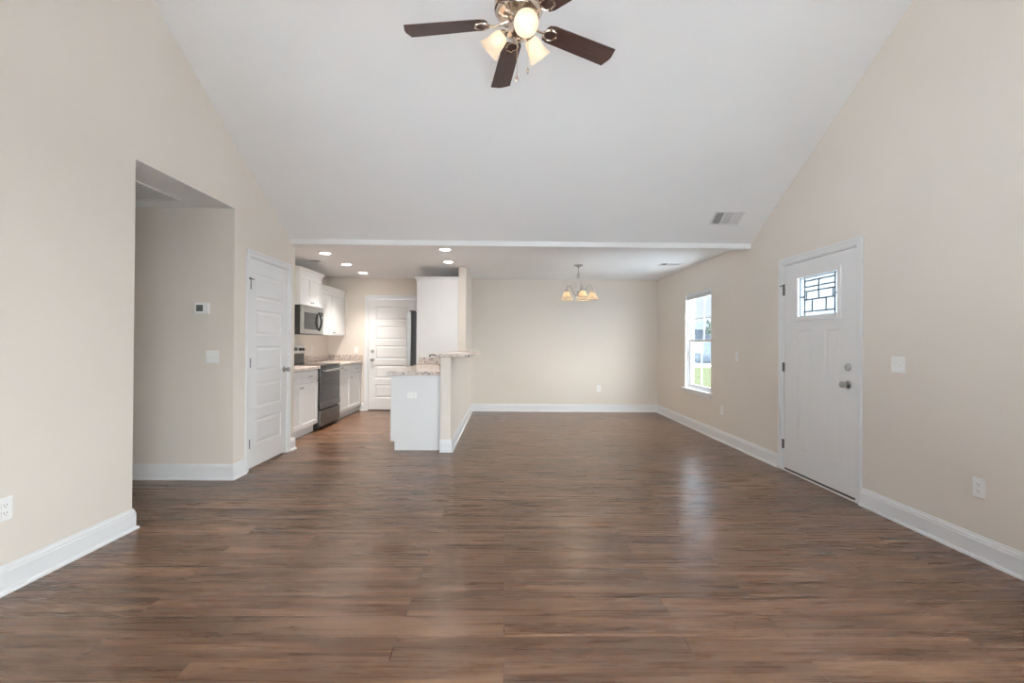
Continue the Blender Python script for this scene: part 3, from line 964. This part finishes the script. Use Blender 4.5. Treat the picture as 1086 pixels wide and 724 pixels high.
# ------------------------------------------------------------------ peninsula
PE = 5.255                        # end panel
pc = thing('peninsula_cabinet', (-1.05, 6.1, 0), 'white peninsula base cabinet with a plain end panel against the half wall', 'cabinet')
PL, PRR = -1.338, PX0 - 0.012
MB().box(PL + 0.02, PRR - 0.002, PE + 0.018, FWY - 0.003, 0.105, CTOP - 0.04).build('cabinet_box', M['cab'], pc)
MB().box(PL + 0.075, PRR - 0.002, PE + 0.018, FWY - 0.003, 0, 0.105).build('toe_kick', M['cab'], pc)
mb = MB().prism([(PL, PE, 0.105), (PL + 0.05, PE, 0.105), (PL + 0.05, PE, 0), (PRR - 0.02, PE, 0), (PRR - 0.02, PE, CTOP - 0.04), (PL, PE, CTOP - 0.04)], (0, 0.018, 0))
mb.build('end_panel', M['cab'], pc, bevel=0.002)
FP = ((PL + 0.02, 0, 0), (0, 1, 0), (-1, 0, 0))
ys = [PE + 0.03, 5.72, 6.33, FWY - 0.01]
for a, b in zip(ys, ys[1:]):
    o = shaker(FP, a + 0.002, b - 0.002, 0.118, 0.700, 0).build('door', M['cab'], pc)
    cab_knob(FP, b - 0.035, 0.655, 0.019, o)
    d = MB(); fbox(d, FP, a + 0.002, b - 0.002, 0.715, CTOP - 0.055, 0, 0.019)
    o = d.build('drawer', M['cab'], pc, bevel=0.003)
    bar_pull(FP, (a + b) / 2, 0.79, 0.019, o)
counter('countertop', [(PL - 0.038, PX0 - 0.003, PE - 0.028, FWY - 0.003, CTOP - 0.04, CTOP)], 'lower granite counter on the peninsula cabinet, below the bar ledge',
        splash=[(PL - 0.02, PX0 - 0.024, FWY - 0.023, FWY - 0.003, CTOP, CTOP + 0.11), (PX0 - 0.023, PX0 - 0.003, PE + 0.02, FWY - 0.026, CTOP, CTOP + 0.105)])
tag(MB().box(PX0 - 0.048, PX1 + 0.215, HWY - 0.028, FWY - 0.002, HWH + 0.001, HWH + 0.041).build('bar_ledge', M['granite'], bevel=0.006), 'raised granite bar ledge lying on top of the half wall', 'countertop')
# faucet
fc = thing('kitchen_faucet', (PX0 - 0.10, 6.10, CTOP + 0.001), 'dark metal kitchen faucet on the peninsula counter beside the half wall', 'faucet')
fx, fy = PX0 - 0.10, 6.10
MB().lathe([(0.0005, 0), (0.028, 0), (0.028, 0.008), (0.019, 0.02), (0.016, 0.10), (0.0005, 0.10)], Matrix.Translation((fx, fy, CTOP + 0.001)), 18).build('faucet_base', M['bronze'], fc, smooth=True)
path = [(fx, fy, CTOP + 0.09), (fx - 0.005, fy, CTOP + 0.115), (fx - 0.03, fy - 0.01, CTOP + 0.14), (fx - 0.08, fy - 0.02, CTOP + 0.165), (fx - 0.13, fy - 0.03, CTOP + 0.178), (fx - 0.165, fy - 0.04, CTOP + 0.172), (fx - 0.18, fy - 0.045, CTOP + 0.15)]
MB().tube(path, [0.014, 0.013, 0.012, 0.012, 0.012, 0.013, 0.014], 10).build('spout', M['bronze'], fc, smooth=True)
MB().tube([(fx, fy + 0.015, CTOP + 0.07), (fx, fy + 0.05, CTOP + 0.085), (fx, fy + 0.085, CTOP + 0.11)], [0.008, 0.007, 0.006], 8).build('lever', M['bronze'], fc, smooth=True)

# fridge enclosure and fridge (they face -X)
EX = -1.40
fe = thing('fridge_cabinet', (-1.07, 7.5, 0), 'tall white fridge surround with crown and plain end panel', 'cabinet')
MB().box(EX, PX0 - 0.003, FWY, FWY + 0.02, 0, 2.22).build('end_panel', M['cab'], fe, bevel=0.002)
MB().box(EX + 0.02, PX0 - 0.003, FWY + 0.021, 8.20, 1.80, 2.22).build('cabinet_box', M['cab'], fe)
FE = ((EX + 0.02, 0, 0), (0, 1, 0), (-1, 0, 0))
for a, b in ((FWY + 0.03, 7.61), (7.614, 8.19)):
    o = shaker(FE, a, b, 1.81, 2.20, 0).build('door', M['cab'], fe)
    cab_knob(FE, 7.58 if a < 7.5 else 7.645, 1.86, 0.019, o)
mb = MB()
prof = [(0.0, 0), (0.010, 0), (0.014, 0.018), (0.028, 0.045), (0.040, 0.055), (0.040, 0.068), (0, 0.068)]
n = len(prof)
ra = [(PX0 - 0.003, FWY - d, 2.215 + t) for d, t in prof]
lo = [(EX - d, FWY - d, 2.215 + t) for d, t in prof]
hi = [(EX - d, 8.20, 2.215 + t) for d, t in prof]
mb.add(ra + lo + hi, [(s * n + k, s * n + (k + 1) % n, (s + 1) * n + (k + 1) % n, (s + 1) * n + k) for s in range(2) for k in range(n)] + [tuple(range(n)), tuple(range(2 * n, 3 * n))[::-1]])
mb.build('crown_moulding', M['cab'], fe)
fr = thing('refrigerator', (-1.16, 7.56, 0), 'stainless refrigerator with dark side, half hidden behind the tall white panel', 'fridge')
MB().box(-1.493, PX0 - 0.05, FWY + 0.035, 7.98, 0.02, 1.735).build('fridge_body', M['charcoal'], fr, bevel=0.004)
for y in (FWY + 0.1, 7.9):
    for x in (-1.44, -0.86):
        MB().cyl((x, y, 0), (x, y, 0.02), 0.02, 10).build('foot', M['black'], fr)
for a, b in ((FWY + 0.037, 7.505), (7.511, 7.978)):
    MB().box(-1.565, -1.497, a, b, 0.62, 1.742).build('fridge_door', M['steel'], fr, bevel=0.008)
MB().box(-1.565, -1.497, FWY + 0.037, 7.978, 0.06, 0.61).build('freezer_drawer', M['steel'], fr, bevel=0.008)
for y in (7.46, 7.555):
    mb = MB().cyl((-1.60, y, 0.75), (-1.60, y, 1.45), 0.011, 10)
    for z in (0.80, 1.40):
        mb.cyl((-1.565, y, z), (-1.60, y, z), 0.008, 8)
    mb.build('fridge_handle', M['steel'], fr, smooth=True)
mb = MB().box(-1.52, -1.44, FWY + 0.04, FWY + 0.12, 1.7355, 1.757)
mb.build('hinge_cover', M['charcoal'], fr, bevel=0.003)

# ------------------------------------------------------------------ ceiling fan
FX, FY, FH = 0.057, 2.523, 3.06
HCF = HV + SL * (YV - FY)
fan = thing('ceiling_fan', (FX, FY, FH), 'nickel ceiling fan with five dark wood blades and lit glass shades', 'ceiling fan')
Mf = Matrix.Translation((FX, FY, 0))
MB().lathe([(0.0005, HCF - 0.10), (0.03, HCF - 0.10), (0.06, HCF - 0.06), (0.07, HCF - 0.01), (0.07, HCF + 0.03), (0.0005, HCF + 0.03)], Mf, 28).build('canopy', M['lamplit_nickel'], fan, smooth=True)
MB().cyl((FX, FY, FH + 0.20), (FX, FY, HCF - 0.08), 0.013, 14).build('downrod', M['lamplit_nickel'], fan, smooth=True)
MB().lathe([(0.0005, FH + 0.22), (0.03, FH + 0.22), (0.035, FH + 0.185), (0.085, FH + 0.165), (0.125, FH + 0.14), (0.136, FH + 0.10), (0.136, FH + 0.06), (0.128, FH + 0.055), (0.128, FH + 0.045), (0.118, FH + 0.03), (0.085, FH + 0.018), (0.0005, FH + 0.018)], Mf, 40).build('motor_housing', M['lamplit_nickel'], fan, smooth=True)
MB().lathe([(0.0005, FH + 0.018), (0.062, FH + 0.018), (0.062, FH + 0.004), (0.048, FH - 0.004), (0.048, FH - 0.030), (0.060, FH - 0.036), (0.060, FH - 0.075), (0.050, FH - 0.086), (0.030, FH - 0.094), (0.014, FH - 0.098), (0.012, FH - 0.108), (0.0005, FH - 0.112)], Mf, 32).build('switch_housing', M['lamplit_nickel'], fan, smooth=True)
for k in range(5):
    a = 2.998 - k * R(72)
    Rk = Matrix.Translation((FX, FY, FH)) @ Matrix.Rotation(a, 4, 'Z')
    Bk = Rk @ Matrix.Rotation(R(-10.5), 4, 'X')
    out = [(0.185, -0.050), (0.175, -0.030), (0.175, 0.030), (0.185, 0.050), (0.215, 0.060), (0.648, 0.069), (0.653, 0.050), (0.664, 0.012), (0.664, -0.012), (0.653, -0.050), (0.648, -0.069), (0.215, -0.060)]
    bm_ = MB()
    # keep the blade's own frame: x along the blade for the grain
    n = len(out)
    bm_.prism([(x, y, -0.003) for x, y in out], (0, 0, 0.006))
    me_o = bm_.build('blade', M['blade'], None, bevel=0.0015)
    me_o.parent = fan
    me_o.matrix_local = Matrix.Rotation(a, 4, 'Z') @ Matrix.Rotation(R(-10.5), 4, 'X')
    ib = MB()
    # blade iron: arm from the motor, flaring into an open loop under the blade
    ib.tube([(0.055, 0, 0.008), (0.09, 0, -0.004), (0.135, 0, -0.012), (0.165, 0, -0.011)], [0.009, 0.008, 0.007, 0.007], 8)
    loop = [(0.165, 0.0), (0.180, 0.026), (0.205, 0.036), (0.235, 0.030), (0.250, 0.0), (0.235, -0.030), (0.205, -0.036), (0.180, -0.026), (0.165, 0.0)]
    ib.tube([(x, y, -0.0085) for x, y in loop], 0.0055, 6)
    for sx, sy in ((0.20, 0.034), (0.20, -0.034), (0.248, 0.0)):
        ib.cyl((sx, sy, -0.014), (sx, sy, -0.003), 0.007, 8)
    ib.build('blade_iron', M['lamplit_nickel'], None, smooth=True).parent = me_o
SHP = [(0.020, 0.0), (0.030, 0.004), (0.041, 0.020), (0.046, 0.045), (0.050, 0.075), (0.058, 0.100), (0.067, 0.118), (0.064, 0.119), (0.055, 0.100), (0.047, 0.075), (0.043, 0.045), (0.038, 0.021), (0.028, 0.007), (0.018, 0.004)]
for k, ang in enumerate((-78, 42, 162)):
    a = R(ang)
    tilt = R(42)
    dirv = Vector((math.cos(a) * math.cos(tilt), math.sin(a) * math.cos(tilt), -math.sin(tilt)))
    base = Vector((FX + math.cos(a) * 0.050, FY + math.sin(a) * 0.050, FH - 0.042))
    neck = base + Vector((math.cos(a) * 0.035, math.sin(a) * 0.035, -0.006))
    Ms = Matrix.Translation(neck) @ dirv.to_track_quat('Z', 'Y').to_matrix().to_4x4()
    arm = MB().tube([base, base + (neck - base) * 0.6 + Vector((0, 0, 0.004)), neck + dirv * 0.004], [0.010, 0.011, 0.014], 10)
    arm.lathe([(0.0005, -0.012), (0.016, -0.012), (0.024, 0.0), (0.030, 0.010), (0.026, 0.012), (0.0005, 0.012)], Ms, 20)
    ao = arm.build('lamp_arm', M['lamplit_nickel'], fan, smooth=True)
    so = MB().lathe(SHP, Ms @ Matrix.Translation((0, 0, 0.006)), 32).build('lamp_shade', M['shade'], fan, smooth=True, angle=60)
    bb = MB().lathe([(0.0005, 0.012), (0.012, 0.013), (0.013, 0.030), (0.022, 0.050), (0.027, 0.066), (0.025, 0.082), (0.014, 0.092), (0.0005, 0.095)], Ms, 20).build('light_bulb', M['bulb'], so, smooth=True)
for (dx, dy, z1) in ((-0.008, -0.035, 2.712), (0.055, 0.02, 2.795)):
    c0 = Vector((FX + dx, FY + dy, FH - 0.088))
    mb = MB().cyl(c0, (c0.x, c0.y, z1 + 0.02), 0.0014, 6)
    z = c0.z
    while z > z1 + 0.02:
        mb.sphere((c0.x, c0.y, z), 0.0024, 6, 4)
        z -= 0.012
    ch = mb.build('pull_chain', M['lamplit_nickel'], fan)
    MB().lathe([(0.0005, z1 + 0.022), (0.004, z1 + 0.02), (0.009, z1 + 0.004), (0.010, z1 - 0.004), (0.006, z1 - 0.012), (0.0005, z1 - 0.014)], Matrix.Translation((c0.x, c0.y, 0)), 12).build('pull_fob', M['lamplit_nickel'], ch, smooth=True)

# ------------------------------------------------------------------ chandelier
HX, HY = 1.084, 6.768
chd = thing('chandelier', (HX, HY, 1.95), 'small brushed-nickel chandelier with five lit glass bell shades over the dining area', 'chandelier')
Mc = Matrix.Translation((HX, HY, 0))
MB().lathe([(0.0005, HC), (0.070, HC), (0.070, HC - 0.006), (0.058, HC - 0.018), (0.020, HC - 0.030), (0.012, HC - 0.045), (0.0005, HC - 0.045)], Mc, 28).build('canopy', M['nickel'], chd, smooth=True)
MB().lathe([(0.0005, HC - 0.04), (0.005, HC - 0.04), (0.005, 2.33), (0.014, 2.318), (0.018, 2.28), (0.014, 2.235), (0.008, 2.215), (0.008, 2.06), (0.020, 2.045), (0.026, 2.015), (0.018, 1.985), (0.010, 1.968), (0.012, 1.955), (0.0005, 1.945)], Mc, 20).build('stem', M['nickel'], chd, smooth=True)
BELL = [(0.020, 0.0), (0.036, -0.005), (0.049, -0.022), (0.056, -0.050), (0.066, -0.074), (0.082, -0.092), (0.097, -0.101), (0.094, -0.103), (0.079, -0.095), (0.063, -0.076), (0.053, -0.050), (0.046, -0.023), (0.034, -0.008), (0.018, -0.003)]
for k in range(5):
    a = R(-81 + 72 * k)
    ca, sa = math.cos(a), math.sin(a)
    pt = lambda r, z: (HX + ca * r, HY + sa * r, z)
    sm = [(0.020, 2.01), (0.045, 1.985), (0.075, 2.00), (0.100, 2.045), (0.120, 2.095), (0.145, 2.130), (0.175, 2.135), (0.200, 2.115), (0.210, 2.085), (0.210, 2.05)]
    ar = MB().tube([pt(r, z) for r, z in sm], 0.006, 8)
    ar.lathe([(0.0005, 2.06), (0.015, 2.06), (0.018, 2.045), (0.026, 2.034), (0.028, 2.022), (0.0005, 2.022)], Matrix.Translation((HX + ca * 0.21, HY + sa * 0.21, 0)), 16)
    ar.build('arm', M['steel'], chd, smooth=True)
    so = MB().lathe(BELL, Matrix.Translation((HX + ca * 0.21, HY + sa * 0.21, 2.026)), 28).build('lamp_shade', M['cshade'], chd, smooth=True, angle=60)
    MB().lathe([(0.0005, 2.02), (0.012, 2.018), (0.013, 2.00), (0.022, 1.985), (0.024, 1.970), (0.018, 1.952), (0.0005, 1.946)], Matrix.Translation((HX + ca * 0.21, HY + sa * 0.21, 0)), 16).build('light_bulb', M['cbulb'], so, smooth=True)

# ------------------------------------------------------------------ recessed lights
def can_light(x, y, label, beam=1.0):
    t = thing('recessed_light', (x, y, HC), label, 'ceiling light', 'recessed kitchen ceiling lights')
    Mx = Matrix.Translation((x, y, 0))
    MB().lathe([(0.064, HC - 0.003), (0.070, HC - 0.008), (0.092, HC - 0.004), (0.092, HC), (0.064, HC)], Mx, 32).build('trim_ring', M['trim'], t, smooth=True)
    MB().lathe([(0.0005, HC - 0.004), (0.050, HC - 0.004), (0.0645, HC - 0.003), (0.0645, HC - 0.0005), (0.0005, HC - 0.0005)], Mx, 32).build('lens', M['can'], t)
    ld = bpy.data.lights.new('can_beam', 'SPOT')
    ld.energy = CAN_BEAM * beam
    ld.color = (1, 0.93, 0.85)
    ld.spot_size = R(100)
    ld.spot_blend = 1.0
    ld.shadow_soft_size = 0.055
    lo = bpy.data.objects.new('can_beam', ld)
    col.objects.link(lo)
    lo.parent = t
    lo.location = (0, 0, -0.012)
can_light(-2.425, 6.045, 'round recessed ceiling light nearest the pantry corner, before the wall cabinets')
can_light(-2.445, 6.90, 'round recessed ceiling light in front of the microwave, middle of its row of three')
can_light(-2.450, 7.71, 'round recessed ceiling light nearest the kitchen back door, farthest of its row of three')
can_light(-0.784, 5.723, 'round recessed ceiling light above the near end of the peninsula', 0.5)
can_light(-0.86, 6.600, 'round recessed ceiling light just before the tall white fridge panel', 0.14)

# ------------------------------------------------------------------ vents
def register(name, F3d, w, h, label, cat, nb=3, slats=9, along='v', duct=None):
    """F3d: matrix whose XY plane lies on the surface and whose +Z points into the room"""
    t = thing(name, F3d.translation, label, cat)
    def tb(mb):
        for i, v in enumerate(mb.v):
            mb.v[i] = F3d @ v
        return mb
    b = 0.022
    mb = MB()
    for (x0, x1, y0, y1) in ((-w / 2, -w / 2 + b, -h / 2, h / 2), (w / 2 - b, w / 2, -h / 2, h / 2), (-w / 2 + b, w / 2 - b, -h / 2, -h / 2 + b), (-w / 2 + b, w / 2 - b, h / 2 - b, h / 2)):
        mb.box(x0, x1, y0, y1, 0, 0.007)
    tb(mb).build('vent_frame', M['trim'], t, bevel=0.002)
    tb(MB().box(-w / 2 + b, w / 2 - b, -h / 2 + b, h / 2 - b, 0.0003, 0.0012)).build('duct_shade_sheet', duct or M['ventdark'], t)  # flat sheet on the ceiling, coloured as the shade inside the duct
    iw, ih = w - 2 * b, h - 2 * b
    for k in range(nb):
        x0 = -iw / 2 + iw * k / nb
        x1 = x0 + iw / nb
        mb = MB()
        if nb > 1 and k < nb - 1:
            mb.box(x1 - 0.004, x1 + 0.004, -ih / 2, ih / 2, 0.001, 0.007)
        ns = 5 if (k == 0 and along == 'v') else slats
        for s in range(ns):
            if along == 'v':
                xc = x0 + (s + 0.5) * iw / nb / ns
                tl = (-1 if k == 0 else (0.55 if k == 1 else 1)) * 0.0055
                mb.prism([(xc - tl - 0.0008, -ih / 2, 0.0014), (xc - tl + 0.0008, -ih / 2, 0.0014), (xc + tl + 0.0008, -ih / 2, 0.0065), (xc + tl - 0.0008, -ih / 2, 0.0065)], (0, ih, 0))
            else:
                yc = -ih / 2 + (s + 0.5) * ih / slats
                tl = -0.013
                mb.prism([(x0, yc - tl - 0.001, 0.0014), (x0, yc - tl + 0.001, 0.0014), (x0, yc + tl + 0.001, 0.0065), (x0, yc + tl - 0.001, 0.0065)], (x1 - x0, 0, 0))
        tb(mb).build('louver_bank', M['trim'], t)
    return t
nrm = Vector((0, -SL, -1)).normalized()            # inward normal of the visible slope
ydir = Vector((0, 1, -SL)).normalized()
def surf(p, x, y, n):
    m = Matrix((x, y, n)).transposed().to_4x4()
    m.translation = p
    return m
yv = 4.81
register('ceiling_vent', surf(Vector((2.368, yv, HV + SL * (YV - yv))), Vector((1, 0, 0)), ydir * -1, nrm), 0.325, 0.20, 'white supply vent on the sloped ceiling near the right wall', 'vent', 3, 8)
dn = Vector((0, 0, -1))
register('ceiling_vent', surf(Vector((2.42, 6.60, HC)), Vector((1, 0, 0)), Vector((0, -1, 0)), dn), 0.32, 0.17, 'white flat ceiling vent above the dining area by the right wall', 'vent', 3, 8)
register('ceiling_vent', surf(Vector((-2.80, 6.68, HC)), Vector((0, 1, 0)), Vector((1, 0, 0)), dn), 0.32, 0.17, 'kitchen ceiling vent above the microwave cabinet', 'vent', 3, 8)
register('return_air_grille', surf(Vector((-3.105, 3.60, HO)), Vector((1, 0, 0)), Vector((0, -1, 0)), dn), 0.61, 0.61, 'large white return air grille in the hall ceiling', 'vent', 1, 11, 'h', M['duct'])

# ------------------------------------------------------------------ plates on the walls
def plate(F, u, v, gangs, kind, label, name=None, horizontal=False):
    nm = name or ('power_outlet' if kind == 'outlet' else 'light_switch')
    t = thing(nm, frame_pt(F, u, v, 0), label, 'outlet' if kind == 'outlet' else 'switch')
    w, h = 0.070 + 0.046 * (gangs - 1), 0.115
    sw = (lambda a, b: (b, a)) if horizontal else (lambda a, b: (a, b))
    def bx(mb, du0, du1, dv0, dv1, d0, d1):
        if horizontal:
            du0, du1, dv0, dv1 = dv0, dv1, du0, du1
        fbox(mb, F, u + du0, u + du1, v + dv0, v + dv1, d0, d1)
        return mb
    bx(MB(), -w / 2, w / 2, -h / 2, h / 2, 0.0003, 0.006).build('cover_plate', M['plastic'], t, bevel=0.003)
    for g in range(gangs):
        cx = (g - (gangs - 1) / 2) * 0.046
        if kind == 'outlet':
            for s in (-1, 1):
                o = bx(MB(), cx - 0.017, cx + 0.017, s * 0.0195 - 0.014, s * 0.0195 + 0.014, 0.006, 0.0085).build('socket', M['plastic'], t, bevel=0.003)
                sl = MB()
                bx(sl, cx - 0.008, cx - 0.006, s * 0.0195 - 0.002, s * 0.0195 + 0.007, 0.0085, 0.0088)
                bx(sl, cx + 0.006, cx + 0.008, s * 0.0195 - 0.002, s * 0.0195 + 0.006, 0.0085, 0.0088)
                bx(sl, cx - 0.002, cx + 0.002, s * 0.0195 - 0.010, s * 0.0195 - 0.006, 0.0085, 0.0088)
                sl.build('socket_slots', M['slot'], o)
        elif kind == 'toggle':
            o = bx(MB(), cx - 0.005, cx + 0.005, -0.012, 0.012, 0.006, 0.0075).build('switch_slot', M['plastic'], t)
            mb = MB()
            bx(mb, cx - 0.004, cx + 0.004, -0.001, 0.010, 0.0075, 0.018)
            mb.build('toggle', M['plastic'], o, bevel=0.0015)
        else:
            bx(MB(), cx - 0.0165, cx + 0.0165, -0.033, 0.033, 0.006, 0.0095).build('rocker', M['plastic'], t, bevel=0.002)
    return t
FH_ = ((0, YO1, 0), (1, 0, 0), (0, -1, 0))
FFAR = ((0, YF, 0), (1, 0, 0), (0, -1, 0))
FPEN = ((0, PE, 0), (1, 0, 0), (0, -1, 0))
FKW = ((XK, 0, 0), (0, 1, 0), (1, 0, 0))
plate(F2, 2.256, 0.415, 1, 'outlet', 'white duplex outlet low on the left wall before the hall opening')
plate(FH_, -2.66, 1.110, 2, 'toggle', 'white double switch plate on the hall wall below the thermostat')
plate(F1, 3.182, 1.121, 2, 'toggle', 'white double switch plate on the right wall beside the front door knob')
plate(F1, 2.632, 0.418, 1, 'outlet', 'white duplex outlet low on the right wall, nearest the camera')
plate(F1, 5.432, 1.112, 1, 'toggle', 'white single switch on the right wall between window and front door')
plate(F1, 5.805, 0.404, 1, 'outlet', 'white outlet low on the right wall just before the dining window')
plate(FFAR, 1.721, 0.428, 1, 'outlet', 'white outlet low on the far dining wall')
plate(FPEN, -1.089, 0.640, 1, 'outlet', 'white outlet set sideways on the peninsula end panel', horizontal=True)
plate(FFAR, -2.746, 1.11, 1, 'outlet', 'white outlet on the back kitchen wall above the granite')
plate(FKW, 7.62, 1.115, 1, 'outlet', 'white outlet on the range wall under the wall cabinets')
th = thing('thermostat', (-2.748, YO1, 1.547), 'white thermostat with a grey screen on the hall wall', 'thermostat')
mb = MB(); fbox(mb, FH_, -2.812, -2.685, 1.497, 1.598, 0.0003, 0.024)
mb.build('thermostat_body', M['plastic'], th, bevel=0.006)
mb = MB(); fbox(mb, FH_, -2.795, -2.735, 1.520, 1.578, 0.024, 0.0252)
mb.build('screen', paint('grey_lcd', lin(96, 104, 100), 0.3), th)

# ------------------------------------------------------------------ outside
GZ = -0.25
struct('ground', MB().box(-60, 90, -60, 110, GZ - 0.3, GZ), M['concrete'], 'ground around the house, made pale to bounce daylight indoors', 'ground')
tag(MB().box(3.6, 40, 12.6, 29, GZ, GZ + 0.02).build('lawn', M['grass']), 'green lawn seen through the dining window', 'lawn', kind='stuff')
tag(MB().box(3.6, 60, 29.0, 30.8, GZ, GZ + 0.025).build('driveway', M['pave']), 'pale driveway beyond the lawn outside the window', 'driveway')
hs = thing('neighbour_house', (17, 39, GZ), 'pale blue grey house across the lawn outside the window', 'house')
mb = MB().box(9, 26, 36, 44, GZ, GZ + 2.7)
for k in range(12):
    mb.box(8.98, 26.02, 35.97, 36.0, GZ + 0.2 + k * 0.2, GZ + 0.21 + k * 0.2)
mb.build('siding_wall', M['siding'], hs)
MB().prism([(8.5, 35.4, GZ + 2.7), (8.5, 44.6, GZ + 2.7), (8.5, 40, GZ + 3.5)], (18, 0, 0)).build('roof', M['roof'], hs)
for x in (14.8, 19.5):
    w = MB().box(x, x + 1.1, 35.93, 35.98, GZ + 0.8, GZ + 1.8).build('house_window', M['pave'], hs)
    MB().box(x + 0.08, x + 1.02, 35.91, 35.935, GZ + 0.88, GZ + 1.72).build('window_glass', M['blackglass'], w)
def leafy(name, c, r, h, n, mat, label, cat, trunk):
    t = thing(name, (c[0], c[1], GZ), label, cat)
    mb = MB()
    rng = random.Random(n)
    for k in range(n):
        d = Vector((rng.gauss(0, 1), rng.gauss(0, 1), rng.gauss(0, 1))).normalized() * (rng.random() ** 0.4)
        p = Vector((c[0] + d.x * r, c[1] + d.y * r, h + d.z * r * 0.9))
        s = r * 0.16
        a = Vector((rng.gauss(0, 1), rng.gauss(0, 1), rng.gauss(0, 1))).normalized()
        b = a.orthogonal().normalized()
        cc = a.cross(b)
        mb.add([p - b * s, p + cc * s * 0.5, p + b * s, p - cc * s * 0.5 + a * s * 0.3], [(0, 1, 2, 3)])
    mb.build('foliage', mat, t)
    MB().tube([(c[0], c[1], GZ), (c[0] + 0.03, c[1], (GZ + h) / 2), (c[0], c[1], h)], [trunk, trunk * 0.8, trunk * 0.4], 8).build('trunk', M['bark'], t)
leafy('street_tree', (15.9, 33.5), 0.9, 2.6, 500, M['leaf'], 'small leafy tree before the neighbouring house outside the window', 'tree', 0.12)
leafy('garden_shrub', (4.55, 9.3), 0.42, 0.15, 700, M['lime'], 'bright lime shrub below the dining window outside', 'shrub', 0.03)
